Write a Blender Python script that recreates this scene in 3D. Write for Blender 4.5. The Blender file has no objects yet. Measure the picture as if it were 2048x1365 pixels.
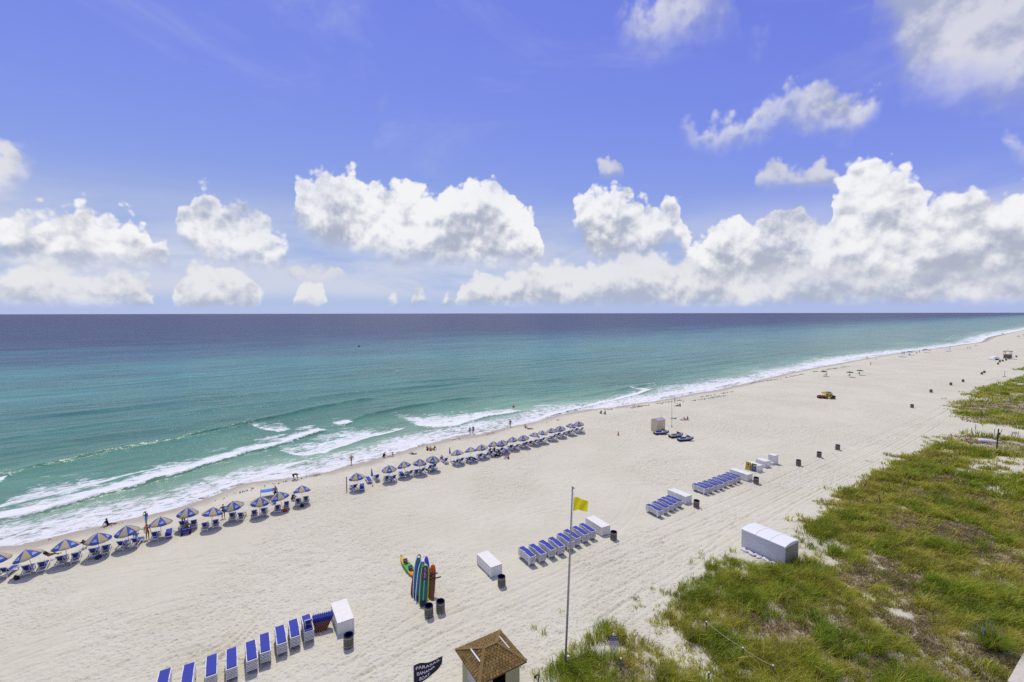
import bpy, bmesh, math, random
import numpy as np
from mathutils import Vector, Matrix

random.seed(7)
rng = np.random.default_rng(7)
S = bpy.context.scene
COL = S.collection

# ------------------------------------------------------------------ camera
SEA = -0.75
cam = bpy.data.cameras.new('camera')
cam.sensor_width = 36.0
cam.lens = 15.996
cam.clip_start = 0.5
cam.clip_end = 250000.0
camo = bpy.data.objects.new('camera', cam)
COL.objects.link(camo)
_p, _r = math.atan(55.5 / 910.0), math.atan(3.5 / 2048)
_f = Vector((0, math.cos(_p), -math.sin(_p)))
_x = Vector((1, 0, 0))
_u = _x.cross(_f)
_ax = _x * math.cos(_r) - _u * math.sin(_r)
_ay = _x * math.sin(_r) + _u * math.cos(_r)
camo.matrix_world = Matrix(((_ax.x, _ay.x, -_f.x, 0), (_ax.y, _ay.y, -_f.y, 0), (_ax.z, _ay.z, -_f.z, 24.0), (0, 0, 0, 1)))
S.camera = camo

# ------------------------------------------------------------------ sun, sky, exposure
SUN_EL, SUN_AZ = math.radians(62), math.radians(-20)
sun = bpy.data.lights.new('sun', 'SUN')
sun.energy = 2.75
sun.angle = math.radians(0.53)
sun.color = (1.0, 0.93, 0.79)
suno = bpy.data.objects.new('sun', sun)
COL.objects.link(suno)
SUN_DIR = Vector((math.sin(SUN_AZ) * math.cos(SUN_EL), math.cos(SUN_AZ) * math.cos(SUN_EL), math.sin(SUN_EL)))
suno.rotation_euler = SUN_DIR.to_track_quat('Z', 'Y').to_euler()
suno.location = (0, 0, 60)
S.view_settings.view_transform = 'Standard'
S.view_settings.look = 'None'
S.view_settings.exposure = 0.0
S.view_settings.gamma = 1.0
S.view_settings.use_curve_mapping = False
S.render.engine = 'CYCLES'
S.cycles.use_denoising = False
S.cycles.use_adaptive_sampling = True
S.cycles.adaptive_threshold = 0.006
S.cycles.max_bounces = 5
S.cycles.diffuse_bounces = 2
S.cycles.glossy_bounces = 2
S.cycles.transmission_bounces = 2
S.cycles.transparent_max_bounces = 8
S.cycles.caustics_reflective = False
S.cycles.caustics_refractive = False


class NT:
    """Small helper for wiring node trees."""
    def __init__(self, tree):
        self.t = tree
        tree.nodes.clear()

    def _in(self, sock, v):
        if v is None:
            return
        if isinstance(v, bpy.types.NodeSocket):
            self.t.links.new(v, sock)
        else:
            try:
                sock.default_value = v
            except Exception:
                sock.default_value = tuple(v) + (1.0,) if len(v) == 3 else tuple(v)

    def node(self, kind, ins=None, **props):
        n = self.t.nodes.new(kind)
        for k, v in props.items():
            setattr(n, k, v)
        for k, v in (ins or {}).items():
            self._in(n.inputs[k], v)
        return n

    def m(self, op, a, b=None, c=None, clamp=False):
        n = self.t.nodes.new('ShaderNodeMath')
        n.operation = op
        n.use_clamp = clamp
        for i, v in enumerate((a, b, c)):
            if v is not None:
                self._in(n.inputs[i], v)
        return n.outputs[0]

    def vm(self, op, a, b=None, scale=None):
        n = self.t.nodes.new('ShaderNodeVectorMath')
        n.operation = op
        self._in(n.inputs[0], a)
        if b is not None:
            self._in(n.inputs[1], b)
        if scale is not None:
            self._in(n.inputs['Scale'], scale)
        return n.outputs['Value'] if op in ('LENGTH', 'DISTANCE', 'DOT_PRODUCT') else n.outputs[0]

    def noise(self, vec, scale, detail=2.0, rough=0.5, dist=0.0, dim='3D', ntype='FBM'):
        n = self.node('ShaderNodeTexNoise', noise_dimensions=dim, noise_type=ntype)
        self._in(n.inputs['Vector'], vec)
        self._in(n.inputs['Scale'], scale)
        n.inputs['Detail'].default_value = detail
        n.inputs['Roughness'].default_value = rough
        n.inputs['Distortion'].default_value = dist
        return n

    def ss(self, v, lo, hi, a=0.0, b=1.0):
        n = self.node('ShaderNodeMapRange', interpolation_type='SMOOTHSTEP')
        self._in(n.inputs[0], v)
        for i, q in enumerate((lo, hi, a, b)):
            self._in(n.inputs[i + 1], q)
        return n.outputs[0]

    def lin(self, v, lo, hi, a=0.0, b=1.0):
        n = self.node('ShaderNodeMapRange')
        self._in(n.inputs[0], v)
        for i, q in enumerate((lo, hi, a, b)):
            self._in(n.inputs[i + 1], q)
        return n.outputs[0]

    def mix(self, f, a, b, mode='MIX'):
        n = self.node('ShaderNodeMix', data_type='RGBA', blend_type=mode)
        self._in(n.inputs[0], f)
        self._in(n.inputs[6], a)
        self._in(n.inputs[7], b)
        return n.outputs[2]

    def comb(self, x, y, z=0.0):
        n = self.t.nodes.new('ShaderNodeCombineXYZ')
        for i, v in enumerate((x, y, z)):
            self._in(n.inputs[i], v)
        return n.outputs[0]

    def sep(self, v):
        n = self.t.nodes.new('ShaderNodeSeparateXYZ')
        self._in(n.inputs[0], v)
        return n.outputs

    def curve(self, v, pts):
        n = self.t.nodes.new('ShaderNodeFloatCurve')
        c = n.mapping.curves[0]
        pts = sorted(pts)
        pts = [(min(max(x, 0.0), 1.0), min(max(y, 0.0), 1.0)) for x, y in pts]
        c.points[0].location = pts[0]
        c.points[1].location = pts[-1]
        for q in pts[1:-1]:
            c.points.new(*q)
        for q in c.points:
            q.handle_type = 'VECTOR'
        n.mapping.use_clip = False
        n.mapping.update()
        self._in(n.inputs['Value'], v)
        return n.outputs[0]

    def attr(self, name):
        n = self.t.nodes.new('ShaderNodeAttribute')
        n.attribute_name = name
        return n
# Measured layout, metres: x to the right, y away from the viewer, origin under the viewpoint
SHORE = [(-400,70.0),(-13.4,70.43),(-11.7,70.02),(-9.5,70.16),(-7.6,70.48),(-5.6,70.41),(-3.8,70.9),(-1.3,70.51),(1.5,70.95),(4.9,72.04),(6.8,73.31),(8.9,74.67),(10.5,75.14),(13.1,74.37),(16.0,73.11),(21.1,72.57),(24.7,73.65),(27.5,73.73),(30.3,74.43),(33.2,74.76),(35.7,75.62),(39.5,76.65),(43.1,76.71),(46.4,76.77),(51.9,75.97),(59.9,77.12),(67.4,76.92),(75.9,78.53),(87.7,78.57),(94.5,75.85),(105.3,75.28),(109.6,74.12),(118.4,73.74),(130.3,73.62),(143.0,72.26),(211.4,74.74),(244.8,74.38),(293.8,72.66),(356.1,70.04),(440.0,60.84),(487.7,57.7),(535.7,52.54),(658.2,56.39),(777.9,56.0),(948.1,51.98),(2500,45.0)]
FOAM = [([(-20.07,77.38),(-14.91,79.4),(-11.92,79.54),(-8.31,81.29),(-5.48,82.33),(-2.6,83.16),(-0.17,85.11),(2.56,85.55),(4.03,86.5),(5.39,87.74),(9.62,89.37),(12.36,91.31),(16.06,92.05),(18.95,93.32),(23.59,96.6),(28.37,98.62)],[(-21.41,82.91),(-15.93,85.29),(-10.75,86.78),(-6.86,88.25),(-2.52,91.01),(4.47,94.18),(8.01,94.45),(14.7,98.42),(21.36,101.26),(27.75,105.04),(30.52,104.52)],1.0,0.42,0.35),([(-20.06,85.71),(-15.93,85.29),(-10.75,86.78),(-6.86,88.25),(-2.52,91.01),(5.69,91.65)],[(-20.54,87.87),(-16.2,86.84),(-15.22,91.25),(-13.37,96.23),(-8.94,94.52),(-5.45,92.26),(-2.54,92.16),(5.87,94.18)],0.6,0,0.5),([(17.42,88.33),(19.69,82.96),(23.48,82.01),(25.75,83.87),(29.57,85.6),(33.6,87.61),(37.75,88.28),(42.88,90.34)],[(18.37,92.97),(20.57,93.69),(26.3,98.26),(30.77,99.84),(32.83,97.36),(37.92,93.79),(43.26,91.12)],0.66,0.12,0.8),([(42.13,93.15),(47.79,85.84),(51.75,84.28),(56.12,85.9),(62.53,87.62),(67.08,86.64),(73.09,86.75)],[(46.31,103.42),(55.47,99.54),(61.47,95.4),(67.9,94.7),(76.15,90.38)],0.74,0.3,0.8),([(31.11,102.63),(33.16,101.56),(35.28,102.84)],[(32.45,106.99),(35.11,107.41),(36.67,106.81)],1.2,0.35,0.1),([(-23.48,96.75),(-18.19,98.32),(-17.65,103.15),(-17.54,100.37)],[(-24.66,101.89),(-19.02,103.12),(-18.11,104.97),(-17.86,104.77)],1.1,0.3,0.3),([(16.33,116.32),(17.69,109.52),(19.99,103.44),(23.2,103.99)],[(16.82,119.61),(22.53,121.62),(23.51,105.37),(23.57,118.06)],0.55,0,0.3),([(-17.68,71.94),(-13.4,70.63),(-11.72,69.95),(-9.66,70.06),(-7.64,70.46),(-5.69,70.58),(-3.53,70.6),(-1.25,70.63),(1.57,71.07),(4.25,71.62)],[(-19.65,80.53),(-14.85,79.02),(-11.59,78.92),(-8.88,77.8),(-5.05,74.37),(-1.26,73.52),(1.3,75.42),(4.65,77.11)],0.66,0,0.6),([(3.19,71.81),(7.29,74.46),(11.2,76.16),(14.1,77.57),(20.44,80.34)],[(3.44,76.2),(7.21,79.37),(11.35,81.48),(15.94,83.31),(20.65,81.16)],0.74,0.12,0.5),([(16.47,75.66),(19.44,73.27),(23.23,73.4),(25.92,74.32),(30.87,76.59),(32.4,75.55),(36.35,76.3),(39.93,77.46)],[(17.03,78.09),(20.42,79.7),(25.0,81.5),(28.25,84.0),(28.64,81.93),(32.51,80.58),(36.95,77.56),(40.18,77.93)],0.66,0,0.7),([(39.54,77.11),(45.48,80.12)],[(40.25,78.47),(41.62,78.67),(46.24,81.44)],1.1,0.1,0.3),([(44.57,78.53),(50.89,77.2),(56.42,76.25),(64.5,76.22),(72.19,76.6)],[(46.82,82.46),(53.8,80.46),(58.91,79.61),(67.56,81.61),(74.99,79.57)],0.62,0,0.6),([(66.24,76.8),(75.62,78.93),(83.7,80.26),(92.61,80.9),(102.51,81.6),(114.3,82.94),(128.2,86.78)],[(69.33,80.38),(77.08,83.97),(87.11,83.54),(102.05,85.11),(111.27,86.57),(131.97,89.35)],0.82,0.2,0.5),([(114.56,85.09),(114.56,89.98),(127.56,85.94)],[(123.91,97.36),(137.29,92.54)],0.6,0,0.4),([(94.3,78.62),(103.49,76.82),(120.25,75.83),(136.53,74.7),(172.7,75.95)],[(98.32,81.99),(112.81,81.86),(135.96,92.07),(151.78,87.19),(180.05,86.12),(203.08,89.43),(205.27,92.57)],0.68,0.1,0.6),([(165.77,76.32),(201.85,76.27),(249.33,76.21),(305.82,77.09),(363.9,70.65),(452.8,60.78),(536.25,52.15),(656.61,58.26),(945.94,51.55),(2303.58,-30.03)],[(197.85,91.23),(222.75,87.17),(283.29,96.7),(293.15,93.82),(346.7,87.52),(370.19,87.5),(403.24,78.39),(530.48,71.38),(637.12,81.84),(897.88,80.06),(1257.53,68.9),(3071.14,-39.64)],0.66,0.12,0.5),([(77.99,89.63),(80.69,88.68),(84.68,86.72)],[(79.27,91.1),(82.91,91.63),(85.94,90.97),(86.09,88.17)],0.7,0.1,0.4)]
CRESTS = [([(-25.78,100.88),(-17.77,103.53),(-15.33,104.55),(-11.68,105.96),(-6.91,109.14),(-1.4,110.39),(3.56,111.08),(9.0,113.33),(16.59,116.71),(23.24,119.67),(30.28,123.43),(39.07,126.23),(50.8,128.05)],0.55,1.0),([(33.79,103.44),(35.7,104.37),(40.05,107.47),(44.21,108.39),(50.06,109.79),(59.72,110.4),(63.65,111.79),(75.46,110.1)],0.4,0.9),([(-24.04,132.17),(-13.71,136.51),(-0.85,136.46),(17.09,141.42),(32.96,139.52),(57.71,141.52),(90.03,134.46)],0.2,1.6),([(-28.41,157.41),(-10.87,155.93),(10.46,157.76),(36.92,155.94),(69.71,152.52),(105.38,139.99)],0.16,2.0),([(81.99,95.07),(97.23,92.45),(118.13,92.45),(143.5,92.45)],0.25,1.2)]
VEG = [[(11.07,33.7),(12.95,36.23),(16.09,38.49),(18.84,40.72),(21.28,41.54),(25.14,41.36),(27.89,42.73),(31.08,46.29),(33.15,49.99),(38.77,54.16),(43.94,58.74),(51.48,64.12),(60.49,70.57),(69.45,76.16),(79.29,83.02),(89.54,89.67),(93.51,89.65),(96.62,84.59),(120.2,84.44),(94.47,56.91),(40.5,23.57),(13.11,24.83),(13.57,26.87),(13.78,28.83),(13.19,30.6),(12.1,31.47),(11.4,32.6)],[(1.86,26.89),(2.91,29.06),(3.76,30.62),(4.61,32.2),(6.62,33.04),(8.33,33.04),(9.68,31.83),(10.73,30.61),(11.79,29.69),(13.05,27.93),(12.84,25.48),(1.74,25.17)],[(102.22,103.16),(113.55,116.07),(130.77,130.16),(148.43,143.14),(168.49,154.35),(191.21,168.8),(257.02,197.8),(146.79,95.81),(105.18,91.12),(103.36,96.12),(100.91,97.92)],[(209.01,187.97),(224.32,198.27),(268.57,217.95),(248.43,197.93),(210.87,186.3)]]
BARE = [(74.59,69.33,5),(73.33,65.02,5),(80.13,70.47,4),(66.68,65.67,2.5),(81.74,76.93,3),(65.21,59.48,3),(29.18,44.79,2.2),(30.42,42.2,1.5),(32.31,45.27,1.8),(127.51,124.1,5),(93.44,88.15,3.5),(96.07,87.4,3.5),(74.9,76.97,1.5),(20.9,40.39,1.2),(11.31,32.34,1.0),(6.43,31.09,0.7),(7.68,31.09,0.6),(30.44,34.81,1.0),(29.89,36.38,0.8),(34.41,40.75,0.9),(91.75,88.9,3)]
BROWN = [(33.72,40.35,4),(30.16,38.09,3),(44.58,49.0,5),(55.99,55.54,6),(30.34,34.22,3),(25.59,33.1,2.5),(122.44,114.12,14),(103.73,100.69,6),(46.31,46.77,4),(47.4,42.85,3),(29.41,31.04,2),(31.25,42.02,1.5),(87.07,80.75,6),(85.55,84.65,5),(7.19,29.05,1.0),(9.2,29.05,0.8)]
TRACKS = [([(-14.12,26.21),(-10.1,29.74),(-6.25,33.07),(-0.62,36.46),(3.35,39.2),(12.08,45.34),(22.14,52.31),(34.54,60.84),(58.83,77.92),(93.47,101.74),(128.46,127.83),(193.22,177.22)],0.35,0.05,1.7),([(-11.69,26.2),(-7.7,29.74),(-3.6,33.07),(1.46,36.46),(10.87,42.52),(26.46,51.51),(39.99,60.81),(63.34,77.03),(105.55,108.42),(165.12,154.39)],0.3,0.035,1.6),([(6.18,34.87),(11.84,39.25),(19.05,44.82),(27.29,50.88),(38.02,58.76),(51.71,68.31),(70.56,81.47),(95.94,100.75),(139.5,135.9)],0.35,0.05,1.7),([(8.04,34.28),(13.5,38.87),(19.65,43.86),(25.12,48.84),(34.16,55.63)],0.3,0.04,1.6),([(-34.41,29.14),(-31.81,31.67),(-28.26,34.08),(-24.37,35.88),(-21.29,36.99)],0.3,0.045,1.6),([(-36.18,30.71),(-33.92,32.71),(-30.82,35.27),(-27.35,37.2),(-23.52,37.89)],0.3,0.045,0),([(-24.44,30.59),(-23.15,31.26),(-22.05,32.31),(-21.63,34.06),(-22.02,36.07)],0.34,0.065,0),([(-24.05,30.2),(-22.59,30.92),(-21.5,31.99),(-21.11,33.78),(-21.41,35.84)],0.34,0.065,0),([(-23.67,29.82),(-22.05,30.59),(-20.97,31.67),(-20.6,33.5),(-20.81,35.62)],0.34,0.065,0),([(-23.3,29.45),(-21.51,30.26),(-20.45,31.36),(-20.09,33.23),(-20.21,35.4)],0.34,0.065,0),([(-22.94,29.09),(-20.98,29.94),(-19.94,31.05),(-19.6,32.96),(-19.62,35.18)],0.34,0.065,0),([(28.1,84.33),(33.78,86.36),(40.68,91.55),(45.14,99.23),(44.66,104.1),(41.02,105.16)],0.3,0.03,0),([(26.1,82.04),(32.82,84.4),(41.07,90.51),(46.59,99.84),(46.08,105.91),(41.56,107.25)],0.3,0.03,0),([(24.21,79.86),(31.89,82.52),(41.45,89.5),(48.05,100.45),(47.55,107.79),(42.13,109.43)],0.3,0.03,0),([(0.68,39.66),(3.63,37.46),(7.16,35.8),(9.84,33.7)],0.3,0.03,1.2),([(13.69,78.76),(24.61,71.97),(41.02,77.16),(72.48,96.33),(113.85,124.22)],0.3,0.025,1.6),([(-17.07,46.46),(-9.36,50.39),(-0.29,57.31),(9.78,64.32),(21.83,70.77),(40.34,84.93)],0.3,0.025,1.6),([(14.89,36.75),(16.9,39.61),(20.22,42.94),(22.05,45.81)],0.3,0.04,1.4),([(12.76,35.47),(15.55,39.62),(17.91,42.06)],0.3,0.04,0),([(-9.62,31.62),(-6.58,34.91),(-2.82,38.18),(-0.66,38.91)],0.3,0.035,1.5)]
UMB_NEAR = [(-46.96,40.18),(-44.44,40.95),(-42.89,42.4),(-41.13,43.95),(-39.5,45.61),(-37.54,47.29),(-36.45,49.72),(-33.78,49.58),(-32.18,51.84),(-30.1,52.82),(-28.12,54.44),(-26.46,56.01)]
UMB_FAR = [(-21.06,60.82),(-17.57,63.97),(-15.6,65.68),(-13.94,66.8),(-12.32,68.43),(-8.51,71.27),(-6.59,72.45),(-4.84,74.22),(-3.03,75.79),(-1.41,77.12),(0.3,78.75),(2.25,80.25),(3.79,81.57),(5.43,82.93),(7.53,84.82),(9.46,86.94),(11.32,88.65),(13.47,90.51)]
UMB_SHUT = [(-19.73,62.91),(-10.14,73.15)]
FLAT_LOUNGER = [(-20.6,63.87),(-19.63,64.46),(-10.82,71.91)]
STACKS = [[(-22.0,27.29),(-20.77,27.76),(-19.78,28.54),(-18.84,29.15),(-17.92,29.83),(-17.37,30.58),(-16.67,31.38),(-16.04,32.05),(-15.31,32.64)],[(1.42,42.75),(2.44,43.24),(3.46,44.0),(4.44,44.59),(5.44,45.46),(6.23,46.3),(7.23,47.02),(8.08,47.69)],[(16.92,52.95),(17.91,53.74),(18.77,54.46),(19.39,55.07),(20.19,55.58)],[(25.17,59.64),(26.01,60.03),(26.96,60.64),(27.89,61.17),(28.87,61.97),(29.89,62.66),(30.77,63.19),(31.65,63.9)]]
BINS = [(-11.85,31.48),(-6.64,34.79),(-5.81,35.33),(-0.94,38.72),(10.73,46.89),(22.76,54.94),(34.34,62.76),(45.07,70.3),(51.04,74.38),(57.07,78.51),(101.02,113.69),(125.96,135.6),(145.02,149.2),(155.96,156.2),(182.0,175.17),(187.49,179.53),(224.36,208.99),(235.32,218.48),(240.34,221.82),(246.96,226.44),(255.06,232.49),(270.27,242.86)]
BOXES = [(-13.23,34.0),(-2.17,41.41),(9.45,49.07),(21.52,57.21),(33.3,64.93),(37.01,68.24),(39.39,70.11),(41.59,71.21)]
CABINET = (25.65,44.11)
LOWBOX = (41.01,70.91)
BOARDSIGN = (36.2,67.51)
POLE = (3.54,29.27)
BOLLARD = (3.77,29.4)
SIGN = (6.9,29.84)
TALLPOLE = (33.58,94.45)
SHED = (29.78,91.62)
UTV = (88.68,126.3)
TRAILER = (86.84,126.69)
CONE = (20.88,88.24)
POST = (-22.46,60.38)
RACK = (-7.2,36.48)
KAYAKA = (-10.92,43.22)
KAYAKB = (-8.58,39.54)
WAGON = (-35.67,48.37)
TEE = (184.03,168.89)
KIOSK = (257.05,235.03)
BOATS = (244.88,230.15)
HULLA = (85.4,82.02)
HULLB = (88.0,80.43)
HULLC = (164.37,146.93)
DARKPOST = (83.88,77.49)
SPIKE = (33.81,30.65)
BOARDS = (-14.61,33.87)
WHITESIGN = (97.03,86.67)
TENT = (-31.95,58.4)
NOODLE = (-40.31,47.56)
FARTENT = (211.77,246.71)
FARCABANA = (270.26,281.43)
JETS = [(29.61,88.93),(31.79,86.73),(32.66,84.3)]
BANNER = [(-5.99,26.27),(-4.58,26.91)]
HOOK = (1.59,26.61)
LEDGE = [(31.56,27.31),(35.58,29.91)]
GREENUMB = [(118.03,171.12),(126.16,168.82),(133.79,173.92)]
FARUMB = [(224.21,255.78),(247.17,271.14),(522.7,484.37),(472.03,423.47),(503.32,446.76)]
FENCE = [(48.03,60.78),(50.48,59.38),(52.6,60.06),(54.48,61.28),(55.88,61.82),(58.54,63.9),(45.72,55.14),(46.73,55.88),(65.17,68.92),(65.86,68.47),(67.31,69.03),(69.99,71.0),(72.3,72.97),(74.27,74.25),(77.81,77.24),(80.3,78.67),(90.78,88.72),(94.99,91.98),(99.38,94.85),(94.47,87.77),(95.93,88.13),(97.38,86.32)]
RIBBON = [(56.26,63.71),(56.08,62.01),(42.92,54.43),(82.49,81.4)]
ROPEPOSTS = [(14.46,32.59),(15.85,29.95),(7.16,28.76),(12.63,27.93),(16.99,28.33)]
BUOYS = [(0.37,119.38),(16.63,132.9),(-48.72,192.36),(-115.01,341.13)]
PEOPLE = [(-33.96,52.13),(-38.94,47.22),(-42.06,50.93),(-47.33,51.85),(-37.43,50.43),(-36.34,49.53),(-30.76,57.75),(-32.2,65.76),(-26.36,73.25),(-22.05,76.58),(-20.67,76.87),(-17.19,77.53),(-15.17,79.7),(-14.49,79.15),(-13.89,79.51),(-11.49,73.16),(-8.68,92.29),(-8.02,92.43),(-0.41,97.38),(-2.22,75.33),(-0.61,74.0),(-3.77,77.7),(-3.08,77.98),(2.84,95.37),(3.73,93.72),(21.36,107.79),(22.15,106.94),(43.52,120.5),(42.5,116.04),(43.34,116.03),(36.68,102.16),(38.4,100.69),(39.28,100.93),(187.18,238.88),(163.82,206.86),(189.1,235.36),(120.71,173.8),(128.82,172.3),(136.28,177.21),(227.34,264.26),(227.89,263.22),(226.86,258.39),(239.3,267.89),(243.75,271.21),(253.02,279.17),(264.3,286.77),(293.06,303.55),(306.43,304.88),(308.08,304.84),(335.1,327.75),(503.32,480.98),(-28.24,57.11),(-29.93,56.04),(-45.3,43.2),(-44.13,45.6),(-40.22,47.32)]
WRACK = [[(-53.3,45.92),(-51.35,47.02),(-50.24,49.12),(-46.47,51.82)],[(-38.45,58.48),(-35.5,62.66),(-29.46,68.37)],[(-17.18,83.44),(-12.03,86.72),(-6.4,89.18),(-2.55,94.17),(6.18,99.58),(10.95,102.79)],[(20.77,112.77),(30.17,115.18),(41.48,122.18),(54.02,129.58),(70.74,140.02)],[(82.63,156.81),(98.89,166.76),(128.16,188.25),(151.67,203.11)],[(23.26,119.13),(36.06,117.73),(48.55,122.93),(61.78,130.81)]]
CLOUD_LAYERS = {'main': ([(0.0243,5.36),(0.0586,7.02),(0.0876,9.11),(0.1005,8.11),(0.1114,8.63),(0.1188,8.93),(0.1242,9.66),(0.1308,10.09),(0.1388,10.16),(0.147,9.88),(0.1536,8.67),(0.1626,9.26),(0.1689,10.04),(0.1718,8.71),(0.1775,8.23),(0.1915,6.73),(0.1941,6.36),(0.1976,10.03),(0.2101,12.0),(0.2263,12.84),(0.232,11.36),(0.2367,10.63),(0.254,11.16),(0.2656,10.15),(0.2774,8.68),(0.2834,7.65),(0.2875,12.5),(0.2955,14.32),(0.313,15.32),(0.322,16.16),(0.3356,16.89),(0.3502,16.27),(0.3561,15.26),(0.3679,15.25),(0.3823,15.26),(0.3945,15.67),(0.4117,14.78),(0.4216,14.05),(0.4368,15.57),(0.4521,16.4),(0.4751,16.56),(0.4879,15.91),(0.5033,14.1),(0.5162,12.59),(0.5266,8.68),(0.5318,6.0),(0.555,5.97),(0.5624,12.2),(0.5724,13.76),(0.5899,14.35),(0.6096,14.23),(0.6243,13.29),(0.6387,12.62),(0.6573,13.01),(0.6689,12.36),(0.6744,8.99),(0.6818,7.93),(0.6982,9.79),(0.7151,10.28),(0.7278,8.66),(0.7394,10.94),(0.7568,10.92),(0.7704,8.88),(0.7817,7.49),(0.7848,11.64),(0.7972,13.68),(0.8102,14.42),(0.8262,13.83),(0.8387,12.23),(0.8466,10.4),(0.8519,8.89),(0.8619,10.53),(0.8751,10.17),(0.8878,9.41),(0.8992,9.45),(0.9321,7.79),(0.9824,7.97),(1.0099,5.19)],[(0.0232,3.02),(0.0574,4.07),(0.0991,4.43),(0.1235,4.5),(0.1595,4.72),(0.191,4.97),(0.1961,8.72),(0.2051,6.96),(0.2224,6.01),(0.2524,5.44),(0.2807,5.45),(0.2865,11.86),(0.2944,9.8),(0.3115,8.29),(0.3384,7.61),(0.3761,6.44),(0.4157,6.13),(0.4877,6.15),(0.524,6.26),(0.5318,6.61),(0.555,6.58),(0.5625,10.74),(0.5906,6.5),(0.6395,6.8),(0.6579,9.11),(0.6731,6.17),(0.6861,3.83),(0.7207,3.7),(0.768,4.27),(0.8037,3.3),(0.8534,3.02),(0.9017,2.71),(0.9849,2.12),(1.011,2.52)]),'low': ([(0.0229,2.34),(0.0768,3.5),(0.0987,3.48),(0.1109,4.21),(0.121,4.77),(0.1313,4.3),(0.1504,3.73),(0.1744,3.5),(0.182,2.61),(0.1847,0.8),(0.1963,0.81),(0.2025,4.2),(0.2222,5.09),(0.2502,4.58),(0.2537,2.87),(0.2611,0.87),(0.2902,0.89),(0.2951,3.5),(0.3105,3.89),(0.3169,2.47),(0.3211,0.91),(0.3705,0.93),(0.378,2.75),(0.3851,0.94),(0.3961,0.94),(0.4029,3.81),(0.4103,2.6),(0.4162,0.94),(0.4253,0.94),(0.4307,3.23),(0.4371,0.94),(0.4419,2.93),(0.4616,4.66),(0.4772,5.04),(0.4876,4.18),(0.5137,5.1),(0.5396,5.99),(0.5704,5.34),(0.5906,6.02),(0.6154,6.54),(0.6395,6.68),(0.6585,5.55),(0.6857,6.11),(0.7284,6.12),(0.7677,5.32),(0.8033,4.8),(0.8351,5.01),(0.8638,4.97),(0.9008,4.98),(0.9526,3.08),(1.0113,1.92)],[(0.0222,0.56),(0.0976,0.66),(0.2512,0.86),(0.4356,1.07),(0.4875,1.13),(0.9024,0.8),(1.012,0.42)]),'high': ([(0.0423,10.12),(0.0803,11.94),(0.1026,13.34),(0.11,14.13),(0.117,13.67),(0.1248,14.61),(0.1266,14.02),(0.1275,12.22),(0.1841,13.5),(0.34,16.0),(0.488,16.86),(0.6568,15.98),(0.6614,21.26),(0.6694,21.63),(0.683,20.45),(0.7042,21.32),(0.725,20.54),(0.7404,22.12),(0.7557,21.93),(0.7699,23.31),(0.7915,21.14),(0.8115,20.39),(0.8275,18.83),(0.8312,16.72),(0.8843,12.4),(0.8866,14.11),(0.893,14.64),(0.9025,13.81),(0.9483,13.3),(1.0079,9.57)],[(0.0413,7.72),(0.0789,8.54),(0.101,9.31),(0.1108,10.41),(0.116,11.25),(0.1244,13.56),(0.128,13.66),(0.1846,15.08),(0.488,18.77),(0.6565,17.81),(0.6616,20.17),(0.6834,18.37),(0.7256,17.97),(0.7451,19.19),(0.7641,18.59),(0.7995,17.3),(0.8276,18.42),(0.8307,18.2),(0.8837,14.0),(0.8871,12.8),(0.8981,12.34),(0.9495,10.56),(1.0089,7.25)]),'upper': ([(0.0465,19.26),(0.1061,21.47),(0.1879,23.92),(0.3547,20.54),(0.3609,23.36),(0.3742,24.19),(0.3884,23.63),(0.3909,20.93),(0.4883,26.37),(0.5837,27.85),(0.5979,31.18),(0.6216,32.11),(0.6492,32.65),(0.6802,32.62),(0.7121,30.72),(0.7189,28.17),(0.7348,28.17),(0.7484,27.39),(0.7548,24.77),(0.7971,24.32),(0.8045,26.38),(0.808,29.84),(0.8257,31.12),(0.8903,30.36),(0.9576,28.73),(1.0027,20.53)],[(0.0471,20.48),(0.1067,22.85),(0.1884,25.08),(0.3552,22.76),(0.3607,22.68),(0.3739,22.55),(0.3883,23.0),(0.3912,23.17),(0.4883,27.77),(0.5835,29.63),(0.5981,30.25),(0.6363,28.34),(0.6812,28.61),(0.7126,29.14),(0.7192,27.14),(0.7353,26.45),(0.7486,26.79),(0.7541,27.23),(0.7966,25.89),(0.8044,26.75),(0.8097,26.93),(0.8225,24.22),(0.8295,21.66),(0.8389,20.09),(0.8589,18.7),(0.8748,17.76),(0.8963,16.77),(0.9648,13.64),(1.0053,15.21)]),'small': ([(0.039,2.46),(0.0985,2.86),(0.2145,3.51),(0.2741,3.76),(0.2786,5.16),(0.2933,4.95),(0.3108,5.03),(0.3243,5.77),(0.3333,5.12),(0.3377,3.97),(0.5799,14.12),(0.5872,17.28),(0.597,17.43),(0.6142,16.38),(0.6203,13.87),(0.7269,12.75),(0.7312,14.97),(0.7421,15.63),(0.7578,14.52),(0.7724,15.07),(0.7869,13.98),(0.7973,13.45),(0.8012,11.6),(0.8493,6.7),(0.8542,8.86),(0.8678,8.84),(0.8759,8.06),(0.8814,6.7),(0.9325,6.66),(1.0101,4.6)],[(0.0391,2.81),(0.0986,3.27),(0.2147,4.02),(0.2742,4.31),(0.2783,4.0),(0.3105,4.0),(0.3332,4.19),(0.3378,4.55),(0.5798,15.91),(0.5872,16.3),(0.5972,15.8),(0.6143,15.84),(0.6201,16.07),(0.7266,13.88),(0.7315,13.61),(0.7657,12.78),(0.7976,12.51),(0.8009,12.78),(0.8489,7.83),(0.8546,7.61),(0.8684,7.1),(0.8813,7.12),(0.9328,5.91),(1.0102,4.3)])}
ROOF = [(-3.73, 27.98), (-0.9, 29.84), (0.82, 27.05), (-1.79, 25.5)]
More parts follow.
